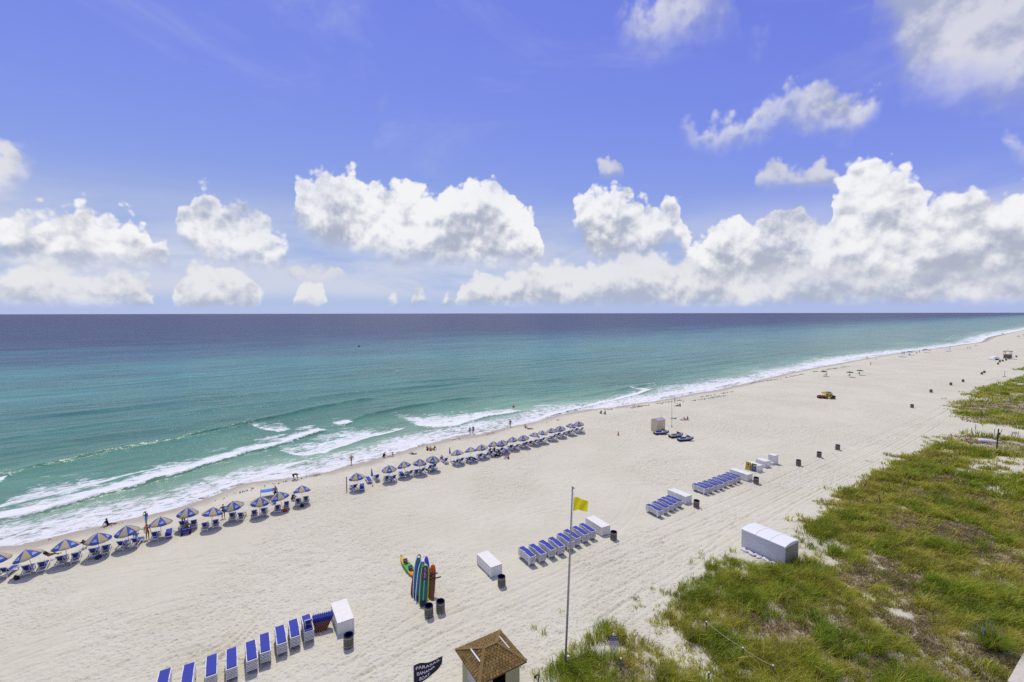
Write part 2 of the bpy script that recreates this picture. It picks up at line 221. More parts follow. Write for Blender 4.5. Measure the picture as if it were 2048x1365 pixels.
BOARD_SPOTS = [((-7.3,35.61),(-7.34,37.24,2.88)),((-7.78,36.27),(-7.7,37.88,2.85)),((-8.04,36.6),(-8.13,38.24,3.03)),((-8.42,37.08),(-8.17,38.73,2.93)),((-6.86,36.77),(-6.87,38.11,2.37)),((-7.14,37.25),(-7.57,38.68,2.77)),((-6.69,36.56),(-6.86,37.51,1.65))]
POLE_TOP = (3.96,29.27,12.44)
FLAG_TOP = [(4.01,29.27,11.89),(3.97,29.27,11.06)]
RIDGE = [(-1.91,27.69,2.81),(-1.1,27.99,2.93)]
RACK_ARMS = [((-7.55,37.22,1.33),(-6.1,37.58,1.54)),((-7.41,37.44,1.69),(-6.4,37.68,1.82))]
SKY_DUST, SKY_OZONE, SKY_STRENGTH = 0.0, 6.0, 0.10
CLOUD_DARK = (0.46, 0.50, 0.62, 1)
SAND_A, SAND_B, SAND_C, SAND_D = (0.59, 0.565, 0.45, 1), (0.63, 0.61, 0.495, 1), (0.52, 0.485, 0.37, 1), (0.42, 0.385, 0.285, 1)
SAND_WET = (0.36, 0.31, 0.24, 1)
SAND_BUMP = 0.9
SEA_STOPS = [(0, (0.43, 0.49, 0.37)), (8, (0.27, 0.40, 0.29)), (20, (0.125, 0.285, 0.20)), (42, (0.068, 0.20, 0.155)), (100, (0.060, 0.205, 0.18)),
             (170, (0.060, 0.215, 0.215)), (290, (0.05, 0.13, 0.18)), (500, (0.040, 0.062, 0.125)), (2500, (0.034, 0.044, 0.10)), (9000, (0.034, 0.044, 0.098))]
SEA_BUMP, SEA_SPEC = 0.62, 0.20
FOAM_COL = (0.80, 0.82, 0.83, 1)
GRASS = [(0.14, 0.235, 0.022), (0.235, 0.295, 0.030), (0.37, 0.365, 0.045), (0.50, 0.43, 0.15), (0.29, 0.23, 0.115), (0.165, 0.13, 0.078)]
# ------------------------------------------------------------------ world: clear sky with cumulus
world = bpy.data.worlds.new('World')
S.world = world
world.use_nodes = True
W = NT(world.node_tree)
sky = W.node('ShaderNodeTexSky', sky_type='NISHITA')
sky.sun_disc = False
sky.sun_elevation = SUN_EL
sky.sun_rotation = SUN_AZ
sky.altitude = 0
sky.air_density = 1.0
sky.dust_density = SKY_DUST
sky.ozone_density = SKY_OZONE
# film response of the photograph, one curve per channel
sr, sg, sb_ = W.sep(W.vm('SCALE', sky.outputs[0], scale=0.1))
skyc = W.comb(W.curve(sr, [(0, 0), (.138, .181), (.209, .255), (.262, .35), (.775, .434), (1, .5)]),
              W.curve(sg, [(0, 0), (.262, .25), (.381, .355), (.456, .445), (.831, .533), (1, .6)]),
              W.curve(sb_, [(0, 0), (.45, .74), (.58, .805), (.69, .80), (.75, .765), (1, .8)]))
skyc = W.vm('SCALE', skyc, scale=10.0)
D3 = W.vm('NORMALIZE', W.node('ShaderNodeTexCoord').outputs['Generated'])
dx, dy, dz = W.sep(D3)
az = W.m('MULTIPLY', W.m('ARCTAN2', dx, dy), 180 / math.pi)
el = W.m('MULTIPLY', W.m('ARCSINE', dz), 180 / math.pi)
elp = W.m('MULTIPLY', el, 1.0)
P2 = W.comb(az, el, 0.0)
# puffy domain warp, coarse and fine, in degrees
n1 = W.noise(D3, 8.0, 6.0, 0.56)
n1b = W.sep(n1.outputs['Color'])
warp_a = W.m('MULTIPLY', W.m('SUBTRACT', n1b[0], 0.5), 5.2)
warp_e = W.m('MULTIPLY', W.m('SUBTRACT', n1b[1], 0.5), 4.2)
vor = W.node('ShaderNodeTexVoronoi', {'Vector': P2, 'Scale': 0.50, 'Detail': 2.0, 'Roughness': 0.5, 'Smoothness': 0.35}, voronoi_dimensions='2D', feature='SMOOTH_F1')
bil = W.m('SUBTRACT', 0.45, vor.outputs['Distance'])          # rounded heads
az1 = W.m('ADD', az, warp_a)
el1 = W.m('SUBTRACT', W.m('ADD', el, warp_e), W.m('MULTIPLY', bil, 2.2))
tt = W.m('DIVIDE', W.m('PINGPONG', W.m('ADD', az1, 60.0), 120.0), 120.0)
# thickness towards the sun: the same noise sampled a little nearer to it, at two sizes
nA = W.noise(D3, 7.0, 4.0, 0.5).outputs['Fac']
nA2 = W.noise(W.vm('ADD', D3, (-0.02, 0.0, 0.050)), 7.0, 4.0, 0.5).outputs['Fac']
nB = W.noise(D3, 26.0, 5.0, 0.55).outputs['Fac']
nB2 = W.noise(W.vm('ADD', D3, (-0.005, 0.0, 0.013)), 26.0, 5.0, 0.55).outputs['Fac']
puff = W.m('ADD', W.m('MULTIPLY', W.m('SUBTRACT', nA, nA2), 2.6), W.m('MULTIPLY', W.m('SUBTRACT', nB, nB2), 1.8))
n3 = W.noise(D3, 5.0, 3.0, 0.5)
alpha_prev, col_prev = None, None
LAY = {  # softness of top edge, of base, opacity, whiteness
    'upper': (2.2, 4.0, 0.80, 0.84, 0.34),
    'high': (1.6, 2.6, 0.85, 0.86, 0.42),
    'small': (0.8, 1.4, 0.80, 0.80, 0.40),
    'low': (0.8, 1.1, 0.86, 0.90, 0.42),
    'main': (0.75, 2.0, 0.97, 1.0, 0.38),
}
EL_MAX = 60.0
for name in ('upper', 'high', 'small', 'low', 'main'):
    st, sb, op, wh, sh = LAY[name]
    top, base = CLOUD_LAYERS[name]
    e_use = el1
    if name in ('low', 'small'):
        e_use = W.m('ADD', W.m('MULTIPLY', el1, 0.6), W.m('MULTIPLY', el, 0.4))
    T = W.m('MULTIPLY', W.curve(tt, [(a, b / EL_MAX) for a, b in top]), EL_MAX)
    B = W.m('MULTIPLY', W.curve(tt, [(a, b / EL_MAX) for a, b in base]), EL_MAX)
    dT = W.m('ADD', W.m('SUBTRACT', T, e_use), 0.9)
    e_base = W.m('ADD', W.m('MULTIPLY', e_use, 0.45), W.m('MULTIPLY', el, 0.55))
    dB = W.m('SUBTRACT', e_base, B)
    a = W.m('MULTIPLY', W.ss(dT, -0.1, st), W.ss(dB, -0.4 * sb, sb))
    a = W.m('MULTIPLY', a, W.ss(W.m('SUBTRACT', T, B), *((0.2, 1.0) if name in ('low', 'small') else (0.8, 2.6))))
    thin = W.ss(n3.outputs['Fac'], 0.30, 0.55, 0.55 if name in ('upper', 'high') else 0.85, 1.0)
    a = W.m('MULTIPLY', W.m('MULTIPLY', a, op), thin)
    hgt = W.m('DIVIDE', W.m('SUBTRACT', e_use, B), W.m('MAXIMUM', W.m('SUBTRACT', T, B), 1.5))
    lit = W.m('ADD', W.m('MULTIPLY', W.ss(hgt, 0.0, 1.0), 0.62), W.m('ADD', puff, W.m('MULTIPLY', W.m('SUBTRACT', n3.outputs['Fac'], 0.5), 1.0)))
    lit = W.m('ADD', lit, sh - 0.18, clamp=True)
    cc = W.mix(W.ss(lit, 0.0, 0.92), CLOUD_DARK, (1.0 * wh, 1.0 * wh, 1.01 * wh, 1))
    if alpha_prev is None:
        col_prev, alpha_prev = cc, a
    else:
        # over operator
        an = W.m('SUBTRACT', W.m('ADD', alpha_prev, a), W.m('MULTIPLY', alpha_prev, a))
        f = W.m('DIVIDE', a, W.m('MAXIMUM', an, 0.001))
        col_prev = W.mix(f, col_prev, cc)
        alpha_prev = an
# cloud field added overhead, out of view, to lighten and neutralise the shadows
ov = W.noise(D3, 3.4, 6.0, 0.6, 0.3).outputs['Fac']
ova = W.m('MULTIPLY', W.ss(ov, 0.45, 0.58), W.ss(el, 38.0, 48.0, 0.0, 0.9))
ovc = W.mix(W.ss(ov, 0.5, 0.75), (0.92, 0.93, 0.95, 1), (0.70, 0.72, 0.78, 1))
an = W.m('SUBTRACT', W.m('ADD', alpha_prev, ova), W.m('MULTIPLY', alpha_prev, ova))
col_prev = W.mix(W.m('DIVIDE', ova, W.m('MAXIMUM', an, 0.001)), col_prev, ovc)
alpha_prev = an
# thin high cirrus
cir = W.noise(W.vm('MULTIPLY', P2, (0.035, 0.10, 1.0)), 1.0, 6.0, 0.6, 0.6)
cirA = W.m('MULTIPLY', W.ss(cir.outputs['Fac'], 0.50, 0.80), W.ss(el, 9.0, 18.0, 0.0, 0.30))
veil = W.noise(W.vm('MULTIPLY', P2, (0.05, 0.22, 1.0)), 1.0, 5.0, 0.6, 0.4).outputs['Fac']
vA = W.m('MULTIPLY', W.ss(veil, 0.30, 0.60), W.m('MULTIPLY', W.ss(el, 1.0, 3.0), W.ss(el, 14.0, 5.0, 0.0, 0.78)))
cirA = W.m('MAXIMUM', cirA, vA)
bgs = W.node('ShaderNodeBackground', {'Color': W.mix(cirA, skyc, (6.6, 6.9, 8.0)), 'Strength': SKY_STRENGTH})
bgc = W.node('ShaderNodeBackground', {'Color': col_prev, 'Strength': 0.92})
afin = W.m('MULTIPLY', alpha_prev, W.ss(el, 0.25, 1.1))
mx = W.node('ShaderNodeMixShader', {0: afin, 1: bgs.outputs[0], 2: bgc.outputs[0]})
W.node('ShaderNodeOutputWorld', {'Surface': mx.outputs[0]})
world.cycles.sampling_method = 'MANUAL'
world.cycles.sample_map_resolution = 512
# ------------------------------------------------------------------ helpers: numpy noise, meshes, materials
ANG = math.radians(38.5)                     # heading of the shoreline
SV = np.array([math.cos(ANG), math.sin(ANG)])
NV = np.array([-math.sin(ANG), math.cos(ANG)])
_sh = np.array(SHORE)


def uv_of(x, y):
    return x * SV[0] + y * SV[1], x * NV[0] + y * NV[1]


def xy_of(u, v):
    return u * SV[0] + v * NV[0], u * SV[1] + v * NV[1]


def shore(u):
    return np.interp(u, _sh[:, 0], _sh[:, 1])


def _hash(ix, iy, seed):
    h = (ix.astype(np.int64) * 374761393 + iy.astype(np.int64) * 668265263 + seed * 1442695041) & 0xFFFFFFFF
    h = ((h ^ (h >> 13)) * 1274126177) & 0xFFFFFFFF
    return ((h ^ (h >> 16)) & 0xFFFF) / 65535.0


def vnoise(x, y, size, seed=0):
    x = np.asarray(x, float) / size
    y = np.asarray(y, float) / size
    ix, iy = np.floor(x), np.floor(y)
    fx, fy = x - ix, y - iy
    fx = fx * fx * (3 - 2 * fx)
    fy = fy * fy * (3 - 2 * fy)
    a = _hash(ix, iy, seed)
    b = _hash(ix + 1, iy, seed)
    c = _hash(ix, iy + 1, seed)
    d = _hash(ix + 1, iy + 1, seed)
    return (a + (b - a) * fx) * (1 - fy) + (c + (d - c) * fx) * fy


def fbm(x, y, size, seed=0, octv=4, rough=0.5):
    s, a, t = 0.0, 1.0, 0.0
    for k in range(octv):
        s = s + a * vnoise(x + 17.3 * k, y - 9.1 * k, size / 2 ** k, seed + k)
        t += a
        a *= rough
    return s / t


def sstep(a, b, x):
    t = np.clip((x - a) / (b - a), 0, 1)
    return t * t * (3 - 2 * t)


def poly_sd(x, y, poly):
    """signed distance, positive inside"""
    P = np.array(poly, float)
    Q = np.roll(P, -1, 0)
    d2 = np.full(np.shape(x), 1e18)
    inside = np.zeros(np.shape(x), bool)
    for (ax, ay), (bx, by) in zip(P, Q):
        ex, ey = bx - ax, by - ay
        t = np.clip(((x - ax) * ex + (y - ay) * ey) / (ex * ex + ey * ey + 1e-9), 0, 1)
        d2 = np.minimum(d2, (x - ax - t * ex) ** 2 + (y - ay - t * ey) ** 2)
        cond = (ay > y) != (by > y)
        xi = ax + (y - ay) * ex / (ey if abs(ey) > 1e-9 else 1e-9)
        inside ^= cond & (x < xi)
    d = np.sqrt(d2)
    return np.where(inside, d, -d)


def beach_z(w):
    t = np.clip(1 + w / 9.0, 0, 1)
    return np.where(w < 0, SEA * t ** 1.25, SEA - 0.06 * np.clip(w, 0, 70))


def veg_cover(x, y):
    """how far inside the dune vegetation a point lies, metres"""
    best = np.full(np.shape(x), -1e9)
    for poly in VEG:
        best = np.maximum(best, poly_sd(x, y, poly))
    return best


def dune_h(x, y, d=None):
    d = veg_cover(x, y) if d is None else d
    return sstep(-1.0, 7.0, d) * (0.15 + 0.55 * fbm(x, y, 9.0, 5, 3))


def ground_z(x, y):
    x = np.asarray(float(x))
    y = np.asarray(float(y))
    u, v = uv_of(x, y)
    return float(beach_z(v - shore(u)) + dune_h(x, y))


def grid_mesh(name, U, V, X, Y, Z, attrs=None):
    nu, nv = len(U), len(V)
    me = bpy.data.meshes.new(name)
    co = np.stack([X, Y, Z], -1).reshape(-1, 3).astype(np.float32)
    me.vertices.add(len(co))
    me.vertices.foreach_set('co', co.ravel())
    i = np.arange(nu * nv).reshape(nu, nv)
    q = np.stack([i[:-1, :-1], i[1:, :-1], i[1:, 1:], i[:-1, 1:]], -1).reshape(-1, 4)
    me.loops.add(q.size)
    me.loops.foreach_set('vertex_index', q.ravel().astype(np.int32))
    me.polygons.add(len(q))
    me.polygons.foreach_set('loop_start', np.arange(0, q.size, 4, dtype=np.int32))
    me.polygons.foreach_set('use_smooth', np.ones(len(q), bool))
    for k, a in (attrs or {}).items():
        at = me.attributes.new(k, 'FLOAT', 'POINT')
        at.data.foreach_set('value', np.asarray(a, np.float32).ravel())
    me.update(calc_edges=True)
    return me


def link(name, me, parent=None, mat=None):
    o = bpy.data.objects.new(name, me)
    COL.objects.link(o)
    if parent is not None:
        o.parent = parent
    if mat is not None and me is not None and not me.materials:
        me.materials.append(mat)
    return o


def tag(o, label=None, cat=None, group=None, kind=None):
    if label:
        o['label'] = label
    if cat:
        o['category'] = cat
    if group:
        o['group'] = group
    if kind:
        o['kind'] = kind
    return o


def new_mat(name):
    m = bpy.data.materials.new(name)
    m.use_nodes = True
    return m, NT(m.node_tree)


def finish(T, bsdf, disp=None):
    T.node('ShaderNodeOutputMaterial', {'Surface': bsdf})


MATS = {}


def plain(name, col, rough=0.6, metal=0.0, var=0.12, scale=3.0, bump=0.0, spec=0.35, sheen=0.0):
    """a painted / moulded surface with slight mottling and wear"""
    if name in MATS:
        return MATS[name]
    m, T = new_mat(name)
    tc = T.node('ShaderNodeTexCoord').outputs['Object']
    n = T.noise(tc, scale, 4.0, 0.6)
    f = T.m('MULTIPLY', T.m('SUBTRACT', n.outputs['Fac'], 0.5), 2.0 * var)
    hsv = T.node('ShaderNodeHueSaturation', {'Value': T.m('ADD', f, 1.0), 'Color': tuple(col) + (1,)})
    b = T.node('ShaderNodeBsdfPrincipled', {'Base Color': hsv.outputs[0], 'Roughness': T.m('ADD', rough, T.m('MULTIPLY', f, 0.4), clamp=True),
                                            'Metallic': metal, 'Specular IOR Level': spec})
    if bump:
        n2 = T.noise(tc, scale * 8, 3.0, 0.6)
        bp = T.node('ShaderNodeBump', {'Height': n2.outputs['Fac'], 'Strength': bump, 'Distance': 0.01})
        T.t.links.new(bp.outputs[0], b.inputs['Normal'])
    finish(T, b.outputs[0])
    MATS[name] = m
    return m


def lin(r, g, b):
    f = lambda c: c / 12.92 if c <= 0.04045 else ((c + 0.055) / 1.055) ** 2.4
    return (f(r / 255), f(g / 255), f(b / 255))
# ------------------------------------------------------------------ sand
def steps(*segs):
    """segs: (start, stop, first_step, last_step)"""
    out = []
    for a, b, s0, s1 in segs:
        x = a
        while x < b:
            out.append(x)
            t = (x - a) / (b - a)
            x += s0 + (s1 - s0) * t
    out.append(segs[-1][1])
    return np.array(out)


def polyline_d(x, y, pts, off=0.0):
    P = np.array(pts)
    # resample with Catmull-Rom so the line bends softly
    pp = [P[0] * 2 - P[1]] + list(P) + [P[-1] * 2 - P[-2]]
    R = []
    for k in range(1, len(pp) - 2):
        for t in np.linspace(0, 1, 6, endpoint=False):
            a, b, c, d = pp[k - 1], pp[k], pp[k + 1], pp[k + 2]
            R.append(0.5 * (2 * b + (c - a) * t + (2 * a - 5 * b + 4 * c - d) * t * t + (3 * b - a - 3 * c + d) * t ** 3))
    R.append(P[-1])
    R = np.array(R)
    if off:
        T = np.gradient(R, axis=0)
        T /= np.linalg.norm(T, axis=1)[:, None] + 1e-9
        R = R + off * np.stack([-T[:, 1], T[:, 0]], 1)
    return R


def rut(x, y, z, pts, width, depth, off):
    R = polyline_d(x, y, pts, off)
    ru, rv = uv_of(R[:, 0], R[:, 1])
    for k in range(len(R) - 1):
        a, b = R[k], R[k + 1]
        i0, i1 = np.searchsorted(U, (min(ru[k], ru[k + 1]) - 0.8, max(ru[k], ru[k + 1]) + 0.8))
        j0, j1 = np.searchsorted(V, (min(rv[k], rv[k + 1]) - 0.8, max(rv[k], rv[k + 1]) + 0.8))
        if i1 <= i0 or j1 <= j0:
            continue
        sl = (slice(i0, i1), slice(j0, j1))
        e = b - a
        xs, ys = x[sl], y[sl]
        t = ((xs - a[0]) * e[0] + (ys - a[1]) * e[1]) / (e @ e + 1e-9)
        ok = (t >= 0) & (t < 1)
        d = ((xs - a[0]) * e[1] - (ys - a[1]) * e[0]) / math.sqrt(e @ e)
        q = np.abs(d) / width
        pr = np.where(q < 1, -np.cos(np.minimum(q, 1) * math.pi / 2) ** 0.8, 0) + 0.9 * np.exp(-((q - 1.25) / 0.3) ** 2)
        z[sl] += np.where(ok, pr * depth, 0) * (0.6 + 0.8 * vnoise(xs, ys, 1.7, 31))


U = steps((-700, -24, 120, 1.0), (-24, 74, 0.15, 0.15), (74, 190, 0.16, 0.7), (190, 1500, 0.9, 60))
V = steps((-120, -6, 30, 0.6), (-6, 16, 0.5, 0.3), (16, 84, 0.15, 0.15), (84, 130, 0.4, 8))
UU, VV = np.meshgrid(U, V, indexing='ij')
W_ = VV - shore(UU) * np.ones_like(VV)
VV = VV
X, Y = xy_of(UU, VV)
Z = beach_z(W_).astype(float)
dveg = np.full(X.shape, -50.0)
m_ = (X > 0) & (VV < 60)
dveg[m_] = veg_cover(X[m_], Y[m_])
Z += dune_h(X, Y, dveg)
near = sstep(240, 60, UU) * sstep(-90, -30, UU)
dry = sstep(-1.5, -6.0, W_)
veg = sstep(-0.5, 3.0, dveg + 2.0 * (fbm(X, Y, 3.0, 8, 3) - 0.5))
for bx, by, r in BARE:
    veg = veg * (1 - 0.9 * sstep(r * 1.3, r * 0.5, np.hypot(X - bx, Y - by)))
# trodden, hummocky dry sand: scoops left by feet, plus broad unevenness
scoop = vnoise(X, Y, 0.42, 1)
scoop2 = vnoise(X * 0.9 + 3, Y * 1.1, 0.62, 2)
busy = sstep(0.35, 0.6, fbm(X, Y, 11.0, 9, 3))
busy = np.maximum(busy, sstep(24, 14, VV) * 0.9)
Z += near * dry * ((0.045 + 0.09 * busy) * (np.minimum(scoop, 0.62) - 0.4) + (0.03 + 0.06 * busy) * (scoop2 - 0.5))
Z += dry * 0.06 * (fbm(X, Y, 3.2, 12, 3) - 0.5)
# raked rows left by the beach cleaner
wob = 2.2 * fbm(X, Y, 16.0, 21, 2) + 0.25 * fbm(X, Y, 2.0, 22, 2)
rake = np.sin((UU * 0.16 + VV * 0.98 + wob) * 2 * math.pi / 0.52)
patch = sstep(0.42, 0.58, fbm(X, Y, 14.0, 23, 2)) * (1 - 0.6 * busy)
Z += near * dry * (1 - veg) * patch * 0.018 * rake
# old, faint wheel marks everywhere, then the clear ones
for k in range(34):
    a = rng.uniform(-0.35, 0.35)
    u0, v0 = rng.uniform(-25, 120), rng.uniform(24, 66)
    L = rng.uniform(12, 45)
    bend = rng.uniform(-0.02, 0.02)
    pts = []
    for t in np.linspace(0, L, 6):
        pts.append(xy_of(u0 + t * math.cos(a), v0 + t * math.sin(a) + bend * t * t))
    for off in ((-0.75, 0.75) if k % 3 else (0.0,)):
        rut(X, Y, Z, pts, 0.28, 0.016 + 0.012 * rng.random(), off)
for pts, wd, dp, dbl in TRACKS:
    for off in ((-dbl / 2, dbl / 2) if dbl else (0.0,)):
        rut(X, Y, Z, pts, wd * 0.75, dp * 1.15, off)
        if dbl:
            rut(X, Y, Z, pts, wd * 0.55, dp * 0.55, off * 1.6)
# little scarp and ripples where the swash stops
Z += 0.05 * sstep(-3.0, -1.0, W_) * sstep(0.5, -0.5, W_) * (fbm(X, Y, 2.5, 41, 3) - 0.3)
wet = sstep(-4.2 , -0.6, W_ + 2.6 * (fbm(X, Y, 6.0, 44, 3) - 0.5) + 1.2 * (fbm(X, Y, 1.2, 45, 2) - 0.5))
sand_me = grid_mesh('sand', U, V, X, Y, Z, {'wet': wet, 'busy': busy, 'veg': veg})

m, T = new_mat('white quartz sand')
pos = T.node('ShaderNodeNewGeometry').outputs['Position']
a_wet = T.attr('wet').outputs['Fac']
a_veg = T.attr('veg').outputs['Fac']
big = T.noise(pos, 0.09, 5.0, 0.6).outputs['Fac']
mid = T.noise(pos, 1.3, 5.0, 0.62).outputs['Fac']
fine = T.noise(pos, 9.0, 4.0, 0.65).outputs['Fac']
dryc = T.mix(T.ss(big, 0.35, 0.65), SAND_A, SAND_B)
dryc = T.mix(T.m('MULTIPLY', T.ss(mid, 0.42, 0.72), 0.30), dryc, SAND_C)
dryc = T.mix(T.m('MULTIPLY', T.ss(fine, 0.50, 0.75), 0.25), dryc, SAND_D)
dryc = T.mix(T.m('MULTIPLY', a_veg, T.ss(mid, 0.40, 0.62, 0.35, 0.85)), dryc, (0.24, 0.195, 0.115, 1))
base = T.mix(T.m('MULTIPLY', a_wet, 0.85), dryc, SAND_WET)
vo = T.node('ShaderNodeTexVoronoi', {'Vector': pos, 'Scale': 2.6, 'Randomness': 1.0}, voronoi_dimensions='2D', feature='F1')
dimple = T.ss(vo.outputs['Distance'], 0.05, 0.42)
hb = T.m('ADD', T.m('ADD', T.m('MULTIPLY', T.noise(pos, 3.8, 3.0, 0.6).outputs['Fac'], 0.8), T.m('MULTIPLY', fine, 0.25)), T.m('MULTIPLY', dimple, T.lin(T.attr('busy').outputs['Fac'], 0, 1, 0.1, 0.55)))
bump = T.node('ShaderNodeBump', {'Height': hb, 'Distance': 0.08, 'Strength': T.m('MULTIPLY', T.lin(a_wet, 0, 1, SAND_BUMP, 0.05), T.lin(T.attr('busy').outputs['Fac'], 0, 1, 0.55, 1.15))})
bs = T.node('ShaderNodeBsdfPrincipled', {'Base Color': base, 'Roughness': T.lin(a_wet, 0.0, 1.0, 0.95, 0.55), 'Specular IOR Level': T.lin(a_wet, 0, 1, 0.1, 0.25),
                                         'Normal': bump.outputs[0]})
finish(T, bs.outputs[0])
sand = link('beach_sand', sand_me, mat=m)
tag(sand, kind='structure')
del X, Y, Z, W_, scoop, scoop2, busy, wob, rake, patch, wet, veg, dveg, UU, VV
# ------------------------------------------------------------------ sea
U = steps((-60000, -60, 8000, 2.0), (-60, 130, 0.34, 0.34), (130, 420, 0.36, 2.2), (420, 60000, 3.0, 8000))
w = steps((-3.0, 46, 0.24, 0.24), (46, 220, 0.26, 2.5), (220, 90000, 4.0, 9000))
UU, WW = np.meshgrid(U, w, indexing='ij')
VV = WW + shore(UU)
X, Y = xy_of(UU, VV)
Z = np.full(X.shape, SEA)
inner = sstep(0.0, 4.0, WW)
# swell: long-crested ridges running with the shore, sharper towards it
ph = WW + 9.0 * fbm(UU, WW, 40.0, 3, 3) + 1.6 * fbm(UU, WW, 9.0, 4, 2)
far_fade = sstep(420, 60, WW) * sstep(700, 200, np.abs(UU))
Z += inner * far_fade * 0.13 * np.sin(ph * 2 * math.pi / 11.0) * 1.9 * np.clip(fbm(UU * 0.6, WW, 22.0, 7, 3) - 0.25, 0, 1)
Z += inner * far_fade * 0.05 * np.sin((ph + 0.12 * UU) * 2 * math.pi / 4.3) * (0.2 + fbm(UU, WW, 18.0, 8, 2))
Z += inner * far_fade * 0.07 * (fbm(UU * 0.55, WW, 2.4, 14, 3) - 0.5)
foam = np.zeros_like(Z)
core = np.zeros_like(Z)
wob = 1.0 * (fbm(UU, VV, 5.0, 51, 4, 0.6) - 0.5)
for pts, amp, width in CRESTS:
    P = np.array(pts)
    lo, hi = P[0, 0], P[-1, 0]
    c = np.interp(UU, P[:, 0], P[:, 1]) + 0.5 * wob
    ends = sstep(lo - 2, lo + 4, UU) * sstep(hi + 2, hi - 6, UU)
    d = VV - c
    prof = np.where(d < 0, np.exp(-(d / (0.55 * width)) ** 2), np.exp(-(d / (2.4 * width)) ** 2))
    Z += amp * ends * prof * (0.45 + 0.9 * fbm(UU, VV, 6.0, 61, 3)) + 0.06 * ends * prof * (fbm(UU, VV, 0.9, 62, 2) - 0.5)
lace = 1 - np.abs(2 * fbm(UU, VV, 1.5, 71, 4, 0.6) - 1) * 2.2
for front, back, st, bore, pw in FOAM:
    Fp, Bp = np.array(front), np.array(back)
    lo, hi = max(Fp[0, 0], Bp[0, 0] - 1), min(Fp[-1, 0], Bp[-1, 0] + 1)
    sel = (UU > lo - 3) & (UU < hi + 3) & (WW < 60)
    if not sel.any():
        continue
    uu, vv = UU[sel], VV[sel]
    f = np.interp(uu, Fp[:, 0], Fp[:, 1]) + 0.55 * wob[sel]
    b = np.interp(uu, Bp[:, 0], Bp[:, 1]) + 1.5 * wob[sel]
    b = np.maximum(b, f + 0.3)
    t = (vv - f) / (b - f)
    ends = sstep(lo - 1.2, lo + 1.5, uu) * sstep(hi + 1.2, hi - 1.5, uu)
    prof = sstep(-0.02, 0.06, t) * (1 - np.clip(t, 0, 1) ** 1.6 * (1 - pw * 0.5)) * sstep(1.35, 0.8, t)
    gap = fbm(uu * 0.45, vv, 1.9, 73, 3)
    dens = st * prof * ends * (1 - 0.30 * sstep(0.50, 0.66, gap) * sstep(0.15, 0.45, t))
    tail = 0.50 * sstep(1.9, 1.0, t) * sstep(0.6, 1.0, t) * ends * sstep(0.40, 0.62, gap) * min(1.0, st)
    dens = np.maximum(dens, tail)
    foam[sel] = np.maximum(foam[sel], dens)
    if bore:
        d = vv - f
        hump = np.where(d < 0, np.exp(-(d / 0.22) ** 2), np.exp(-(d / (0.9 + 2.0 * bore)) ** 2))
        lumps = 0.55 + 0.9 * fbm(uu, vv, 0.8, 81, 3)
        Z[sel] += bore * 1.15 * ends * hump * lumps
        core[sel] = np.maximum(core[sel], ends * np.where(d < -0.1, 0, np.exp(-(np.maximum(d, 0) / (0.7 + 2.6 * bore)) ** 2)) * min(1.0, 2.4 * bore))
# foam strings left on the shallow water near the swash
drift = sstep(15.0, 4.0, WW) * sstep(-0.6, 0.3, WW) * (0.34 + 0.44 * fbm(UU, VV, 7.0, 91, 3))
drift *= sstep(-75, -25, UU) * sstep(900, 300, UU)
foam = np.maximum(foam, drift)
edge = sstep(0.9, 0.0, np.abs(WW - 0.25)) * 0.55 * sstep(0.3, 0.6, fbm(UU, VV, 6.0, 95, 3))
foam = np.maximum(foam, edge)
sea_me = grid_mesh('sea', U, w, X, Y, Z, {'foam': foam, 'core': core, 'off': WW})

m, T = new_mat('sea water')
pos = T.node('ShaderNodeNewGeometry').outputs['Position']
px, py, pz = T.sep(pos)
off = T.attr('off').outputs['Fac']
a_foam = T.attr('foam').outputs['Fac']
a_core = T.attr('core').outputs['Fac']
uu = T.m('ADD', T.m('MULTIPLY', px, SV[0]), T.m('MULTIPLY', py, SV[1]))
vv = T.m('ADD', T.m('MULTIPLY', px, NV[0]), T.m('MULTIPLY', py, NV[1]))
uvv = T.comb(T.m('MULTIPLY', uu, 0.35), vv, 0.0)
# bottom: sand bars and patches make the water greener or bluer
barn = T.noise(T.comb(T.m('MULTIPLY', uu, 0.006), T.m('MULTIPLY', vv, 0.02), 0.0), 1.0, 4.0, 0.6).outputs['Fac']
offn = T.m('MULTIPLY', off, T.lin(barn, 0.2, 0.8, 0.55, 1.5))
lg = T.m('DIVIDE', T.m('LOGARITHM', T.m('ADD', T.m('MAXIMUM', offn, 0.0), 4.0), 10.0), 4.0)   # log10(off+4)/4
rp = T.t.nodes.new('ShaderNodeValToRGB')
T._in(rp.inputs[0], lg)
els = rp.color_ramp.elements
stops = [(math.log10(o + 4) / 4, c) for o, c in SEA_STOPS]
els[0].position, els[0].color = stops[0][0], stops[0][1] + (1,)
els[1].position, els[1].color = stops[-1][0], stops[-1][1] + (1,)
for p_, c_ in stops[1:-1]:
    e_ = els.new(p_)
    e_.color = c_ + (1,)
sv_ = T.noise(uvv, 0.12, 5.0, 0.65).outputs['Fac']
wide = T.noise(T.comb(T.m('MULTIPLY', uu, 0.5), vv, 0.0), 0.035, 9.0, 0.72).outputs['Fac']
body = T.vm('SCALE', rp.outputs[0], scale=T.lin(wide, 0.3, 0.7, 0.72, 1.28))
body = T.mix(T.m('MULTIPLY', T.ss(sv_, 0.38, 0.68), 0.30), body, T.vm('MULTIPLY', body, (0.62, 0.82, 0.80)))
